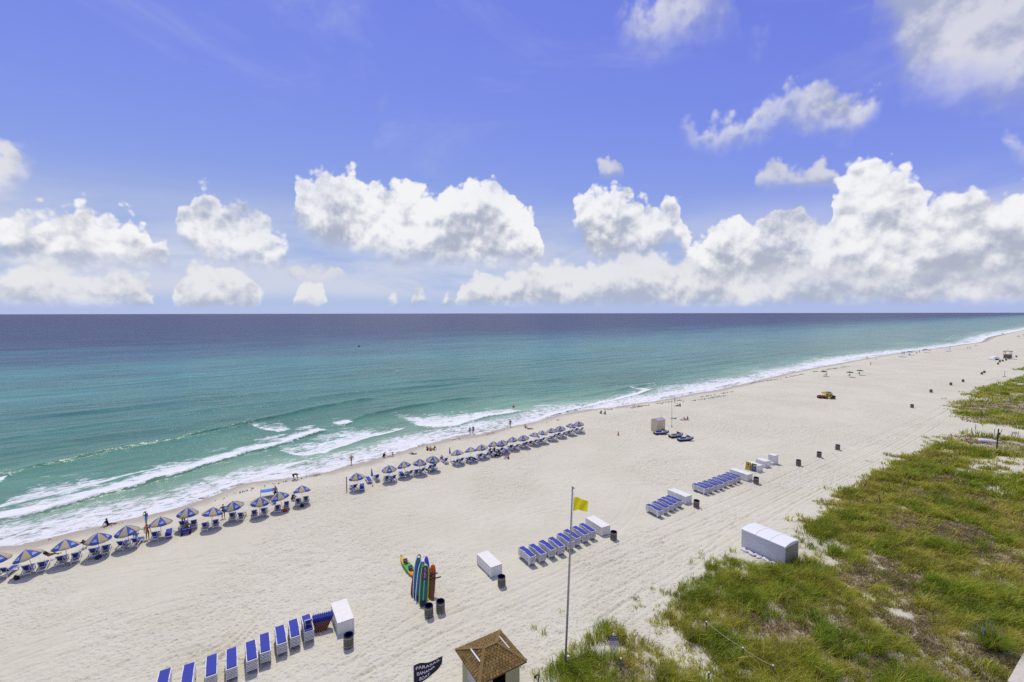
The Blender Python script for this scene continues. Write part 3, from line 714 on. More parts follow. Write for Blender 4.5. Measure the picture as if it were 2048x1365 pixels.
# chop
h1 = T.noise(uvv, 0.55, 4.0, 0.6, 0.4).outputs['Fac']
h2 = T.noise(uvv, 2.2, 4.0, 0.6, 0.3).outputs['Fac']
h3 = T.noise(uvv, 0.10, 5.0, 0.6).outputs['Fac']
hh = T.m('ADD', T.m('ADD', T.m('MULTIPLY', h1, 0.55), T.m('MULTIPLY', h2, 0.16)), T.m('MULTIPLY', h3, 1.6))
bump = T.node('ShaderNodeBump', {'Height': hh, 'Distance': 1.0, 'Strength': SEA_BUMP})
water = T.node('ShaderNodeBsdfPrincipled', {'Base Color': body, 'Roughness': T.ss(off, 20.0, 400.0, 0.24, 0.40), 'IOR': 1.33, 'Specular IOR Level': SEA_SPEC, 'Normal': bump.outputs[0]})
# clear shallows let the sand show
clear = T.node('ShaderNodeBsdfTransparent', {'Color': (0.80, 0.95, 0.90, 1)})
fclear = T.ss(T.m('ADD', off, T.m('MULTIPLY', T.m('SUBTRACT', sv_, 0.5), 3.0)), -0.2, 9.0, 0.80, 0.0)
wmix = T.node('ShaderNodeMixShader', {0: fclear, 1: water.outputs[0], 2: clear.outputs[0]})
# foam: dense where the wave breaks, torn to lace behind it
warp = T.noise(pos, 0.6, 3.0, 0.5).outputs['Color']
fp = T.vm('ADD', T.comb(T.m('MULTIPLY', uu, 0.5), vv, 0.0), T.vm('SCALE', T.vm('SUBTRACT', warp, (0.5, 0.5, 0.5)), scale=1.6))
vo = T.node('ShaderNodeTexVoronoi', {'Vector': fp, 'Scale': 1.15, 'Detail': 2.0, 'Roughness': 0.6}, voronoi_dimensions='2D', feature='DISTANCE_TO_EDGE')
fn = T.noise(fp, 1.1, 6.0, 0.68).outputs['Fac']
lace = T.m('ADD', T.m('MULTIPLY', T.m('SUBTRACT', 0.30, vo.outputs['Distance']), 1.5), T.m('MULTIPLY', T.m('SUBTRACT', fn, 0.5), 2.0))
fm = T.ss(T.m('ADD', a_foam, T.m('MULTIPLY', lace, T.lin(a_foam, 0.0, 1.0, 0.55, 0.75))), 0.47, 0.86)
fm = T.m('MULTIPLY', fm, T.ss(a_foam, 0.05, 0.30))
fm = T.m('MAXIMUM', fm, T.ss(T.m('ADD', a_core, T.m('MULTIPLY', T.m('SUBTRACT', fn, 0.5), 1.1)), 0.30, 0.62))
fb = T.node('ShaderNodeBump', {'Height': T.noise(pos, 2.6, 5.0, 0.7).outputs['Fac'], 'Distance': 0.25, 'Strength': 0.7})
foamb = T.node('ShaderNodeBsdfPrincipled', {'Base Color': FOAM_COL, 'Roughness': 0.9, 'Specular IOR Level': 0.1, 'Normal': fb.outputs[0]})
out = T.node('ShaderNodeMixShader', {0: T.m('MULTIPLY', fm, 0.96), 1: wmix.outputs[0], 2: foamb.outputs[0]})
finish(T, out.outputs[0])
sea = link('sea', sea_me, mat=m)
tag(sea, kind='structure')
del X, Y, Z, UU, VV, WW, foam, core
# ------------------------------------------------------------------ dune grass (uncountable: one object)
def blades_mesh(name, px, py, pz, hgt, wid, lean, azm, curl, hue, val):
    n = len(px)
    ax, ay = np.cos(azm), np.sin(azm)
    sx, sy = -ay, ax
    # random facing of the flat of the blade
    ra = rng.uniform(0, 2 * math.pi, n)
    sx, sy = np.cos(ra), np.sin(ra)
    b1 = hgt * 0.55
    l1, l2 = lean * 0.42, lean + curl
    hz2 = hgt * np.sqrt(np.clip(1 - (0.55 * np.minimum(l2, 1.3)) ** 2, 0.25, 1))
    V = np.empty((n, 5, 3), np.float32)
    hw = wid * 0.5
    V[:, 0] = np.stack([px - sx * hw, py - sy * hw, pz - 0.05], -1)
    V[:, 1] = np.stack([px + sx * hw, py + sy * hw, pz - 0.05], -1)
    mx, my = px + ax * b1 * l1, py + ay * b1 * l1
    V[:, 2] = np.stack([mx + sx * hw * 0.8, my + sy * hw * 0.8, pz + b1], -1)
    V[:, 3] = np.stack([mx - sx * hw * 0.8, my - sy * hw * 0.8, pz + b1], -1)
    V[:, 4] = np.stack([px + ax * hgt * l2, py + ay * hgt * l2, pz + hz2], -1)
    me = bpy.data.meshes.new(name)
    me.vertices.add(n * 5)
    me.vertices.foreach_set('co', V.ravel())
    base = (np.arange(n) * 5)[:, None]
    loops = (base + np.array([0, 1, 2, 3, 3, 2, 4])[None]).astype(np.int32)
    me.loops.add(n * 7)
    me.loops.foreach_set('vertex_index', loops.ravel())
    me.polygons.add(n * 2)
    ls = (np.arange(n) * 7)[:, None] + np.array([0, 4])[None]
    me.polygons.foreach_set('loop_start', ls.ravel().astype(np.int32))
    me.polygons.foreach_set('use_smooth', np.ones(n * 2, bool))
    for k, a in (('hue', hue), ('val', val)):
        at = me.attributes.new(k, 'FLOAT', 'POINT')
        at.data.foreach_set('value', np.repeat(a, 5).astype(np.float32))
    me.update(calc_edges=True)
    return me


m, T = new_mat('dune grass')
hue = T.attr('hue').outputs['Fac']
val = T.attr('val').outputs['Fac']
rp = T.t.nodes.new('ShaderNodeValToRGB')
T._in(rp.inputs[0], hue)
els = rp.color_ramp.elements
els[0].position, els[0].color = 0.0, GRASS[0] + (1,)
els[1].position, els[1].color = 1.0, GRASS[-1] + (1,)
for i_, c_ in enumerate(GRASS[1:-1]):
    els.new((i_ + 1) / (len(GRASS) - 1)).color = c_ + (1,)
gc = T.vm('SCALE', rp.outputs[0], scale=val)
gd = T.node('ShaderNodeBsdfPrincipled', {'Base Color': gc, 'Roughness': 0.6, 'Specular IOR Level': 0.15})
gt = T.node('ShaderNodeBsdfTranslucent', {'Color': T.vm('MULTIPLY', gc, (1.15, 1.1, 0.6))})
finish(T, T.node('ShaderNodeMixShader', {0: 0.35, 1: gd.outputs[0], 2: gt.outputs[0]}).outputs[0])
GRASS_MAT = m

# candidate tufts over the strip the dunes occupy
N1, N2 = 150000, 110000
N = N1 + N2
gu = np.concatenate([rng.uniform(10, 110, N1), rng.uniform(110, 330, N2)])
gv_ = np.concatenate([rng.uniform(-42, 42, N1), rng.uniform(-75, 50, N2)])
gx, gy = xy_of(gu, gv_)
dist = np.hypot(gx, gy)
ok = (gy > 22) & (gx > -2) & (gx < gy * 1.16 + 4) & (gy < 330)
# fewer, broader tufts with distance
ok &= rng.random(N) < np.clip((56.0 / dist) ** 1.1, 0, 1)
gx, gy, dist = gx[ok], gy[ok], dist[ok]
d = veg_cover(gx, gy)
edge = 2.6 * (fbm(gx, gy, 4.0, 3, 4) - 0.5) + 1.6 * (fbm(gx, gy, 1.3, 4, 3) - 0.5)
streak = fbm(gx * 0.5 + gy * 0.2, gy * 1.0 - gx * 0.6, 2.6, 6, 3)
dens = sstep(-1.2, 0.8, d + edge)
dens = np.maximum(dens, sstep(-4.0, 0.0, d) * sstep(0.62, 0.74, fbm(gx, gy, 1.7, 17, 3)) * 0.6)
for bx, by, r in BARE:
    dens *= 1 - 0.93 * sstep(r * 1.25, r * 0.35, np.hypot(gx - bx, gy - by) + 1.8 * r * (fbm(gx, gy, 1.4, 11, 3) - 0.5))
brown = sstep(0.57, 0.70, fbm(gx, gy, 7.0, 13, 4)) * sstep(2.5, 6.0, d)
for bx, by, r in BROWN:
    brown = np.maximum(brown, sstep(r * 1.0, r * 0.35, np.hypot(gx - bx, gy - by) + 1.3 * r * (fbm(gx, gy, 2.2, 15, 3) - 0.5)) * 0.9)
gaps = sstep(0.70, 0.78, fbm(gx, gy, 1.5, 19, 3)) * sstep(1.5, 4.0, d)
keep = (rng.random(len(gx)) < dens * (1 - 0.8 * gaps) * np.clip(0.25 + 1.5 * fbm(gx, gy, 1.1, 37, 2), 0, 1)) & (d > -8)
gx, gy, dist, d, brown, dens = gx[keep], gy[keep], dist[keep], d[keep], brown[keep], dens[keep]
gz = np.array(beach_z(-30.0)) + dune_h(gx, gy, d)
nb = 17
big = np.clip(dist / 44.0, 1.0, 3.2)
isb = rng.random(len(gx)) < brown
lush = sstep(0.40, 0.62, fbm(gx, gy, 5.0, 25, 3))
mound = fbm(gx, gy, 1.1, 37, 2)
th = np.where(isb, rng.uniform(0.14, 0.32, len(gx)), 1.18 * (0.20 + 0.34 * lush + 1.25 * np.clip(mound - 0.40, 0, 1)) * rng.uniform(0.7, 1.3, len(gx)))
th *= np.where(d < 0.5, 0.7, 1.0)
thue = np.where(isb, rng.normal(0.86, 0.08, len(gx)), np.clip(0.17 - 0.18 * lush + 0.44 * fbm(gx, gy, 2.4, 27, 3) + rng.normal(0, 0.09, len(gx)), 0, 0.75))
tval = rng.normal(1.0, 0.2, len(gx)) * (0.80 + 0.90 * fbm(gx, gy, 1.6, 29, 3))
R_ = lambda a: np.repeat(a, nb)
n_ = len(gx) * nb
rr = np.sqrt(rng.random(n_)) * R_(np.where(isb, 0.34, 0.24) * big)
ra_ = rng.uniform(0, 2 * math.pi, n_)
bx, by = R_(gx) + rr * np.cos(ra_), R_(gy) + rr * np.sin(ra_)
hgt = R_(th) * rng.uniform(0.55, 1.15, n_)
wid = R_(big) * np.where(R_(isb), 0.046, 0.036) * rng.uniform(0.6, 1.3, n_)
lean = np.where(R_(isb), rng.uniform(0.5, 1.4, n_), rng.uniform(0.1, 0.75, n_))
azm = np.where(rng.random(n_) < 0.35, rng.uniform(-0.9, 0.5, n_), ra_ + rng.normal(0, 0.5, n_))
curl = rng.uniform(0.0, 0.5, n_)
stalk = (rng.random(n_) < 0.012) & ~R_(isb)
hgt = np.where(stalk, rng.uniform(0.8, 1.25, n_), hgt)
wid = np.where(stalk, wid * 0.7, wid)
lean = np.where(stalk, lean * 0.4, lean)
hue_ = np.clip(np.where(stalk, 0.55, 0) + R_(thue) + rng.normal(0, 0.06, n_) + np.where(rng.random(n_) < 0.10, 0.35, 0), 0, 1)
val_ = np.clip(R_(tval) * rng.normal(1, 0.14, n_), 0.3, 1.8)
grass_me = blades_mesh('dune grass', bx, by, R_(gz), hgt, wid, lean, azm, curl, hue_, val_)
g_o = link('dune_grass', grass_me, mat=GRASS_MAT)
tag(g_o, 'green and straw-coloured beach grass covering the dunes', 'grass', kind='stuff')


# wind-thrown seaweed along the swash line: uncountable scraps
wx, wy = [], []
for line in WRACK:
    P = np.array(line)
    L = np.linalg.norm(np.diff(P, axis=0), axis=1)
    for k in range(len(P) - 1):
        c = int(L[k] * 9)
        t = rng.random(c)
        wx.append(P[k, 0] + (P[k + 1, 0] - P[k, 0]) * t + rng.normal(0, 0.35, c))
        wy.append(P[k, 1] + (P[k + 1, 1] - P[k, 1]) * t + rng.normal(0, 0.35, c))
wx, wy = np.concatenate(wx), np.concatenate(wy)
kk = fbm(wx, wy, 2.2, 33, 3) > 0.52
wx, wy = wx[kk], wy[kk]
u_, v_ = uv_of(wx, wy)
n_ = len(wx)
wz = beach_z(v_ - shore(u_)) + 0.06
sc = np.clip(np.hypot(wx, wy) / 80, 0.8, 2.2)
weed_me = blades_mesh('seaweed', wx, wy, wz, rng.uniform(0.05, 0.12, n_), rng.uniform(0.06, 0.2, n_) * sc, rng.uniform(1.0, 2.6, n_), rng.uniform(0, 6.28, n_), np.zeros(n_), np.full(n_, 0.93), rng.uniform(0.5, 1.0, n_))
tag(link('seaweed', weed_me, mat=GRASS_MAT), 'brown scraps of seaweed along the high water line', 'seaweed', kind='stuff')
# ------------------------------------------------------------------ shape helpers
def mesh_of(bm, name, mat=None, smooth=False):
    me = bpy.data.meshes.new(name)
    bmesh.ops.recalc_face_normals(bm, faces=bm.faces)
    bm.to_mesh(me)
    bm.free()
    if mat is not None:
        for m_ in (mat if isinstance(mat, (list, tuple)) else [mat]):
            me.materials.append(m_)
    if smooth:
        me.polygons.foreach_set('use_smooth', np.ones(len(me.polygons), bool))
    return me


def box(bm, c, s, rot=None, bevel=0.0):
    """axis-aligned box, centre c, full size s, optional rotation matrix; returns its verts"""
    r = bmesh.ops.create_cube(bm, size=1.0)
    vs = r['verts']
    M = Matrix.Translation(c) @ (rot.to_4x4() if rot else Matrix.Identity(4)) @ Matrix.Diagonal((*s, 1))
    bmesh.ops.transform(bm, matrix=M, verts=vs)
    if bevel:
        es = list({e for v in vs for e in v.link_edges})
        bmesh.ops.bevel(bm, geom=es, offset=bevel, segments=1, affect='EDGES')
    return vs


def tube(bm, pts, rad, n=8, cap=True):
    """round tube through pts, rad a number or one per point"""
    pts = [Vector(p) for p in pts]
    rad = [rad] * len(pts) if not isinstance(rad, (list, tuple)) else rad
    rings = []
    for i, p in enumerate(pts):
        a = pts[min(i + 1, len(pts) - 1)] - pts[max(i - 1, 0)]
        a.normalize()
        ref = Vector((0, 0, 1)) if abs(a.z) < 0.9 else Vector((1, 0, 0))
        s = a.cross(ref).normalized()
        t = a.cross(s)
        rings.append([bm.verts.new(p + (s * math.cos(2 * math.pi * k / n) + t * math.sin(2 * math.pi * k / n)) * rad[i]) for k in range(n)])
    for r0, r1 in zip(rings, rings[1:]):
        for k in range(n):
            bm.faces.new((r0[k], r0[(k + 1) % n], r1[(k + 1) % n], r1[k]))
    if cap:
        bm.faces.new(rings[0][::-1])
        bm.faces.new(rings[-1])
    return rings


def loft(bm, secs, closed=True, cap=True):
    """skin a list of equally long point rings"""
    rings = [[bm.verts.new(p) for p in s] for s in secs]
    n = len(rings[0])
    for r0, r1 in zip(rings, rings[1:]):
        for k in range(n if closed else n - 1):
            q = (r0[k], r0[(k + 1) % n], r1[(k + 1) % n], r1[k])
            try:
                bm.faces.new(q)
            except ValueError:
                pass
    if cap and closed:
        for r in (rings[0], rings[-1]):
            try:
                bm.faces.new(r)
            except ValueError:
                pass
    return rings


def prism(bm, poly, y0, y1):
    """extrude an xz outline from y0 to y1"""
    a = [bm.verts.new((x, y0, z)) for x, z in poly]
    b = [bm.verts.new((x, y1, z)) for x, z in poly]
    n = len(poly)
    bm.faces.new(a)
    bm.faces.new(b[::-1])
    for k in range(n):
        bm.faces.new((a[k], b[k], b[(k + 1) % n], a[(k + 1) % n]))


def ball(bm, c, r, sub=2):
    v = bmesh.ops.create_icosphere(bm, subdivisions=sub, radius=1.0)['verts']
    r = r if isinstance(r, (tuple, list)) else (r, r, r)
    bmesh.ops.transform(bm, matrix=Matrix.Translation(c) @ Matrix.Diagonal((*r, 1)), verts=v)
    return v


def root(name, loc, rz=0.0, label=None, cat=None, group=None, rot=None):
    o = bpy.data.objects.new(name, None)
    o.empty_display_size = 0.2
    COL.objects.link(o)
    o.location = loc
    o.rotation_euler = rot if rot else (0, 0, rz)
    return tag(o, label, cat, group)


def stamp(plan, parent):
    """plan: list of (name, mesh, matrix or None, sub-plan); makes children that share mesh data"""
    for name, me, M, sub in plan:
        o = bpy.data.objects.new(name, me)
        COL.objects.link(o)
        o.parent = parent
        if M is not None:
            o.matrix_local = M
        if name in ('slat_wall',):
            o['kind'] = 'stuff'
        if sub:
            stamp(sub, o)


def thing(name, plan, loc, rz, label, cat, group=None, rot=None):
    r = root(name, loc, rz, label, cat, group, rot)
    stamp(plan, r)
    return r


def gz(p):
    return ground_z(p[0], p[1])


def at(p, dz=0.0):
    return (p[0], p[1], gz(p) + dz)


ORD = ['first', 'second', 'third', 'fourth', 'fifth', 'sixth', 'seventh', 'eighth', 'ninth', 'tenth', 'eleventh', 'twelfth', 'thirteenth',
       'fourteenth', 'fifteenth', 'sixteenth', 'seventeenth', 'eighteenth', 'nineteenth', 'twentieth', 'twenty-first', 'twenty-second']
SEAWARD = math.radians(121.5)

WHITE = plain('white resin', (0.72, 0.71, 0.68), 0.45, var=0.10)
PAINT = plain('white painted plywood', (0.76, 0.75, 0.71), 0.55, var=0.13, scale=2.2, bump=0.15)
BLUE = plain('royal blue sling', (0.028, 0.046, 0.33), 0.75, var=0.18, scale=5.0)
CANB = plain('blue canopy cloth', (0.05, 0.095, 0.38), 0.8, var=0.12)
CANT = plain('tan canopy cloth', (0.45, 0.385, 0.235), 0.8, var=0.08)
LOGO = plain('white print', (0.75, 0.76, 0.80), 0.8)
WOOD = plain('weathered wood', (0.16, 0.11, 0.07), 0.85, var=0.3, scale=9.0, bump=0.3)
GREYW = plain('grey weathered slats', (0.17, 0.155, 0.125), 0.85, var=0.3, scale=9.0, bump=0.3)
DARK = plain('black plastic', (0.018, 0.018, 0.02), 0.45)
LINER = plain('dark blue bin liner', (0.010, 0.010, 0.05), 0.9, spec=0.05)
STEEL = plain('galvanised steel', (0.33, 0.34, 0.35), 0.45, metal=0.6, var=0.15)
RUBBER = plain('tyre rubber', (0.02, 0.02, 0.02), 0.85)
BEIGE = plain('beige siding', (0.66, 0.58, 0.39), 0.7, var=0.08)
# ------------------------------------------------------------------ loungers
def lounger_parts():
    prof = [(1.05, .295), (1.02, .345), (.95, .36), (.46, .36), (.38, .425), (-.12, .425), (-.20, .36), (-.99, .36), (-1.05, .33), (-1.03, .285),
            (-.86, .275), (-.82, 0), (-.72, 0), (-.66, .285), (-.22, .285), (-.13, .345), (.38, .345), (.46, .285), (.66, .285), (.72, 0), (.82, 0), (.86, .275)]
    bm = bmesh.new()
    for y in (-.335, .285):
        prism(bm, prof, y, y + .05)
    for x in (-1.02, 1.02):
        box(bm, (x, 0, .318), (.07, .62, .06), bevel=.012)
    for x in (-.75, -.15, .5, .78):
        box(bm, (x, 0, .285), (.05, .58, .04))
    frame = mesh_of(bm, 'lounger frame', WHITE)
    bm = bmesh.new()
    box(bm, (.02, 0, .368), (2.02, .565, .022), bevel=.006)
    sling = mesh_of(bm, 'lounger sling', BLUE)
    bm = bmesh.new()
    box(bm, (-.82, 0, .386), (.30, .53, .03), bevel=.012)
    pad = mesh_of(bm, 'lounger headrest', BLUE)
    # with the back up
    bm = bmesh.new()
    box(bm, (.43, 0, .352), (1.16, .50, .022), bevel=.006)
    seat = mesh_of(bm, 'lounger seat', BLUE)
    R = Matrix.Rotation(math.radians(-48), 3, 'Y')
    bm = bmesh.new()
    for y in (-.27, .27):
        box(bm, Vector((-.15, 0, .37)) + R.inverted() @ Vector((-.43, y, 0)), (.88, .05, .045), R.inverted())
    box(bm, Vector((-.15, 0, .37)) + R.inverted() @ Vector((-.88, 0, 0)), (.06, .58, .05), R.inverted(), bevel=.01)
    tube(bm, [(-.52, -.2, .30), (-.60, -.2, .80)], .018, 6)
    tube(bm, [(-.52, .2, .30), (-.60, .2, .80)], .018, 6)
    back = mesh_of(bm, 'lounger back frame', WHITE)
    bm = bmesh.new()
    box(bm, Vector((-.15, 0, .37)) + R.inverted() @ Vector((-.43, 0, .01)), (.86, .49, .02), R.inverted(), bevel=.005)
    bsl = mesh_of(bm, 'lounger back sling', BLUE)
    flat = [('frame', frame, None, []), ('sling', sling, None, [('headrest', pad, None, [])])]
    up = [('frame', frame, None, []), ('seat', seat, None, []), ('backrest', back, None, [('sling', bsl, None, [])])]
    # in a stack only the rails of the lower ones show, so the sling lies a little deeper
    return flat, up


LOUNGE_FLAT, LOUNGE_UP = lounger_parts()
STEP = .105
row_say = ['front row', 'row behind the flagpole', 'five-stack row', 'farthest stacked row']
counts = [7, 7, 6, 6]
for ri, row in enumerate(STACKS):
    for si, p in enumerate(row):
        n = counts[ri]
        rz = SEAWARD + math.pi + math.radians(random.uniform(-2, 2)) + math.pi
        z0 = gz(p)
        last = ri == 0 and si == len(row) - 1
        for k in range(n):
            j = Vector((random.uniform(-.012, .012), random.uniform(-.012, .012), 0))
            pos = 'topmost' if k == n - 1 else f'{ORD[n - 1 - k]} from the top'
            lab = f'white lounger, {pos}, {ORD[si]} stack from the left, {row_say[ri]}'
            plan = LOUNGE_UP if (last and k == n - 1) else LOUNGE_FLAT
            if last and k == n - 1:
                lab = f'topmost lounger of the front row stack nearest the boards, back half raised'
            thing('sun_lounger', plan, Vector((p[0], p[1], z0 + k * STEP - .01)) + j, rz, lab, 'sun lounger', f'stacked loungers, {row_say[ri]}')

# ------------------------------------------------------------------ umbrellas and the loungers below them
def umbrella_plan(mats, logo=True, R=1.05, apex=2.32, drop=.66):
    plans = []
    half = math.pi / 8
    nr, na = 6, 4

    def pt(r, a, lift=0.0):
        edge = abs(a) / half
        rr = R * r * (1 - .02 * (1 - edge ** 2) * r)
        z = apex - drop * r ** 1.45 - .035 * (1 - edge ** 2) * r * (1.2 - r) + lift
        return (rr * math.cos(a), rr * math.sin(a), z)
    meshes = []
    for mt in mats:
        bm = bmesh.new()
        rows = [[bm.verts.new(pt(i / nr, -half + 2 * half * j / na)) for j in range(na + 1)] for i in range(nr + 1)]
        fl = []
        for j in range(na + 1):                                # short hanging valance
            a = -half + 2 * half * j / na
            x, y, z = pt(1, a)
            fl.append(bm.verts.new((x * 1.005, y * 1.005, z - .085 + .03 * abs(a) / half)))
        rows.append(fl)
        for r0, r1 in zip(rows, rows[1:]):
            for j in range(na):
                bm.faces.new((r0[j], r1[j], r1[j + 1], r0[j + 1]))
        bmesh.ops.remove_doubles(bm, verts=bm.verts, dist=1e-4)
        me = mesh_of(bm, 'canopy panel', mt, True)
        meshes.append(me)
    lg = None
    if logo:
        bm = bmesh.new()
        for x0, x1, y0, y1 in [(.80, .835, -.20, .20), (.74, .765, -.12, .16), (.66, .70, -.06, .02), (.69, .725, .02, .09), (.655, .685, .09, .15)]:
            g = []
            for x, y in ((x0, y0), (x1, y0), (x1, y1), (x0, y1)):
                r, a = math.hypot(x, y), math.atan2(y, x)
                g.append(bm.verts.new(pt(r / R, a, .012)))
            bm.faces.new(g)
        lg = mesh_of(bm, 'canopy print', LOGO)
    for k in range(8):
        M = Matrix.Rotation(k * math.pi / 4, 4, 'Z')
        plans.append(('panel', meshes[k % len(meshes)], M, [('logo', lg, None, [])] if (lg and k % 2 == 0) else []))
    bm = bmesh.new()
    tube(bm, [(0, 0, -.15), (0, 0, apex - .01)], .021, 8)
    plans.append(('pole', mesh_of(bm, 'umbrella pole', plain('pale pole', (.52, .50, .46), .5)), None, []))
    bm = bmesh.new()
    tube(bm, [(0, 0, apex - .02), (0, 0, apex + .03), (0, 0, apex + .07)], [.035, .03, .008], 8)
    plans.append(('finial', mesh_of(bm, 'umbrella finial', mats[0]), None, []))
    bm = bmesh.new()
    for k in range(8):
        a = k * math.pi / 4 + half
        tube(bm, [(0, 0, apex - .05), (.5 * R * math.cos(a), .5 * R * math.sin(a), apex - .05 - drop * .36), (.97 * R * math.cos(a), .97 * R * math.sin(a), apex - .02 - drop)], .008, 4)
    plans.append(('ribs', mesh_of(bm, 'umbrella ribs', STEEL), None, []))
    return plans


UMB = umbrella_plan([CANB, CANT])
SHUT = []
bm = bmesh.new()
loft(bm, [[((.03 + .015 * (k % 2)) * s * math.cos(k * math.pi / 8), (.03 + .015 * (k % 2)) * s * math.sin(k * math.pi / 8), z) for k in range(16)] for z, s in
          ((1.12, 3.0), (1.2, 3.2), (1.6, 2.4), (2.0, 1.5), (2.2, .5))])
SHUT.append(('folded_canopy', mesh_of(bm, 'folded canopy', CANB), None, []))
bm = bmesh.new()
tube(bm, [(0, 0, -.15), (0, 0, 2.25)], .021, 8)
SHUT.append(('pole', mesh_of(bm, 'closed umbrella pole', plain('pale pole', (.52, .50, .46), .5)), None, []))

LDIR = math.radians(119)
ax = Vector((math.cos(LDIR), math.sin(LDIR), 0))
side = Vector((-ax.y, ax.x, 0))
flat_back = {(0, 5, 1): 1, (1, 2, 0): 1, (1, 0, 1): 0, (1, 6, 1): 1, (1, 9, 1): 1}
for gi, (lst, say) in enumerate(((UMB_NEAR, 'in the left-hand row'), (UMB_FAR, 'right of the tall brown post'))):
    for i, p in enumerate(lst):
        P = Vector(at(p))
        tilt = (math.radians(random.uniform(-13, 8)), math.radians(random.uniform(-12, 8)), random.uniform(0, 6.28))
        where = f'{ORD[i]} from the left {say}' if gi == 0 else f'{ORD[i]} open one {say}'
        thing('beach_umbrella', UMB, P, 0, f'blue and tan beach umbrella, {where}', 'umbrella', 'open umbrellas along the shore', rot=tilt)
        for sgn, sd in ((1, 'left'), (-1, 'right')):
            q = P + side * (.50 * sgn + random.uniform(-.1, .1)) + ax * random.uniform(-.05, .6)
            plan = LOUNGE_FLAT if (gi, i, 0 if sgn > 0 else 1) in flat_back else LOUNGE_UP
            q.z = gz(q)
            sayl = f'{sd}-hand blue lounger below the {ORD[i]} umbrella ' + ('of the left-hand row' if gi == 0 else 'right of the brown post')
            thing('sun_lounger', plan, q, LDIR + math.radians(random.uniform(-11, 11)), sayl, 'sun lounger', 'loungers below the umbrellas')
for i, p in enumerate(UMB_SHUT):
    thing('closed_umbrella', SHUT, at(p), 0, ['closed dark blue umbrella near the brown post', 'closed dark blue umbrella midway along the right-hand row'][i], 'umbrella', 'closed umbrellas',
          rot=(math.radians(2), math.radians(-1.5), 0))
fl = ['flat blue lounger left of the closed umbrella near the brown post', 'lounger right of the closed umbrella near the brown post, back raised', 'lounger beside the second closed umbrella, back raised']
for i, p in enumerate(FLAT_LOUNGER):
    thing('sun_lounger', LOUNGE_FLAT if i == 0 else LOUNGE_UP, at(p), LDIR, fl[i], 'sun lounger', 'loungers below the umbrellas')
GREEN = plain('dark green canopy cloth', (.015, .075, .055), .8)
UMBG = umbrella_plan([GREEN, GREEN], False, 1.15, 2.1, .34)
for i, p in enumerate(GREENUMB):
    thing('beach_umbrella', UMBG, at(p), .3 * i, ['dark green umbrella nearest the water, a sunbather below', 'dark green umbrella, middle of the three', 'dark green umbrella farthest to the right'][i], 'umbrella', 'green umbrellas')
NAVY = plain('navy canopy cloth', (.03, .045, .30), .8)
UMBN = umbrella_plan([NAVY, NAVY], False, 1.5, 2.2, .4)
for i, p in enumerate(FARUMB):
    thing('beach_umbrella', UMBN, at(p), .2 * i, ['navy umbrella just right of the far blue tent', 'navy umbrella at the right end of the far group', 'distant blue umbrella by the surf at the upper right',
          'distant blue umbrella left of the rightmost one', 'rightmost distant blue umbrella at the picture edge'][i], 'umbrella', 'far blue umbrellas')
# ------------------------------------------------------------------ bins, boxes, cabinet
bm = bmesh.new()
for k in range(22):
    a = 2 * math.pi * k / 22
    box(bm, (.335 * math.cos(a), .335 * math.sin(a), .45), (.028, .072, .86), Matrix.Rotation(a, 3, 'Z'))
slw = mesh_of(bm, 'bin slats', GREYW)
bm = bmesh.new()
loft(bm, [[(r * math.cos(k * math.pi / 12), r * math.sin(k * math.pi / 12), z) for k in range(24)] for r, z in ((.30, .06), (.315, .905), (.335, .925), (.27, .92), (.265, .25))])
lin_me = mesh_of(bm, 'bin liner', LINER)
bands = []
for z in (.14, .74):
    bm = bmesh.new()
    loft(bm, [[(r * math.cos(k * math.pi / 12), r * math.sin(k * math.pi / 12), z + h) for k in range(24)] for r, h in ((.345, 0), (.353, .0), (.353, .05), (.345, .05), (.345, 0))], cap=False)
    bands.append(mesh_of(bm, 'bin band', STEEL))
BIN = [('slat_wall', slw, None, []), ('liner', lin_me, None, []), ('band', bands[0], None, []), ('band', bands[1], None, [])]
bl = ['slatted bin in front of the white box by the leaning boards', 'left slatted bin at the foot of the paddle boards', 'right slatted bin beside the paddle boards',
      'slatted bin by the lone white box left of the flagpole', 'slatted bin by the white box right of the flagpole', 'slatted bin by the white box of the five-stack row',
      'slatted bin by the white box of the farthest stacked row', 'slatted bin on open sand, nearest of three by the track', 'slatted bin on open sand, middle of three by the track',
      'slatted bin on open sand, farthest of three by the track', 'slatted bin alone on open sand left of the dunes']
bl += [f'distant slatted bin, {ORD[i]} beyond the lone one left of the dunes' for i in range(len(BINS) - len(bl))]
for p, lb in zip(BINS, bl):
    thing('trash_bin', BIN, at(p, -.02), random.uniform(0, 6), lb, 'trash bin', 'slatted bins along the beach', rot=(math.radians(random.uniform(-2, 2)), math.radians(random.uniform(-2, 2)), random.uniform(0, 6)))


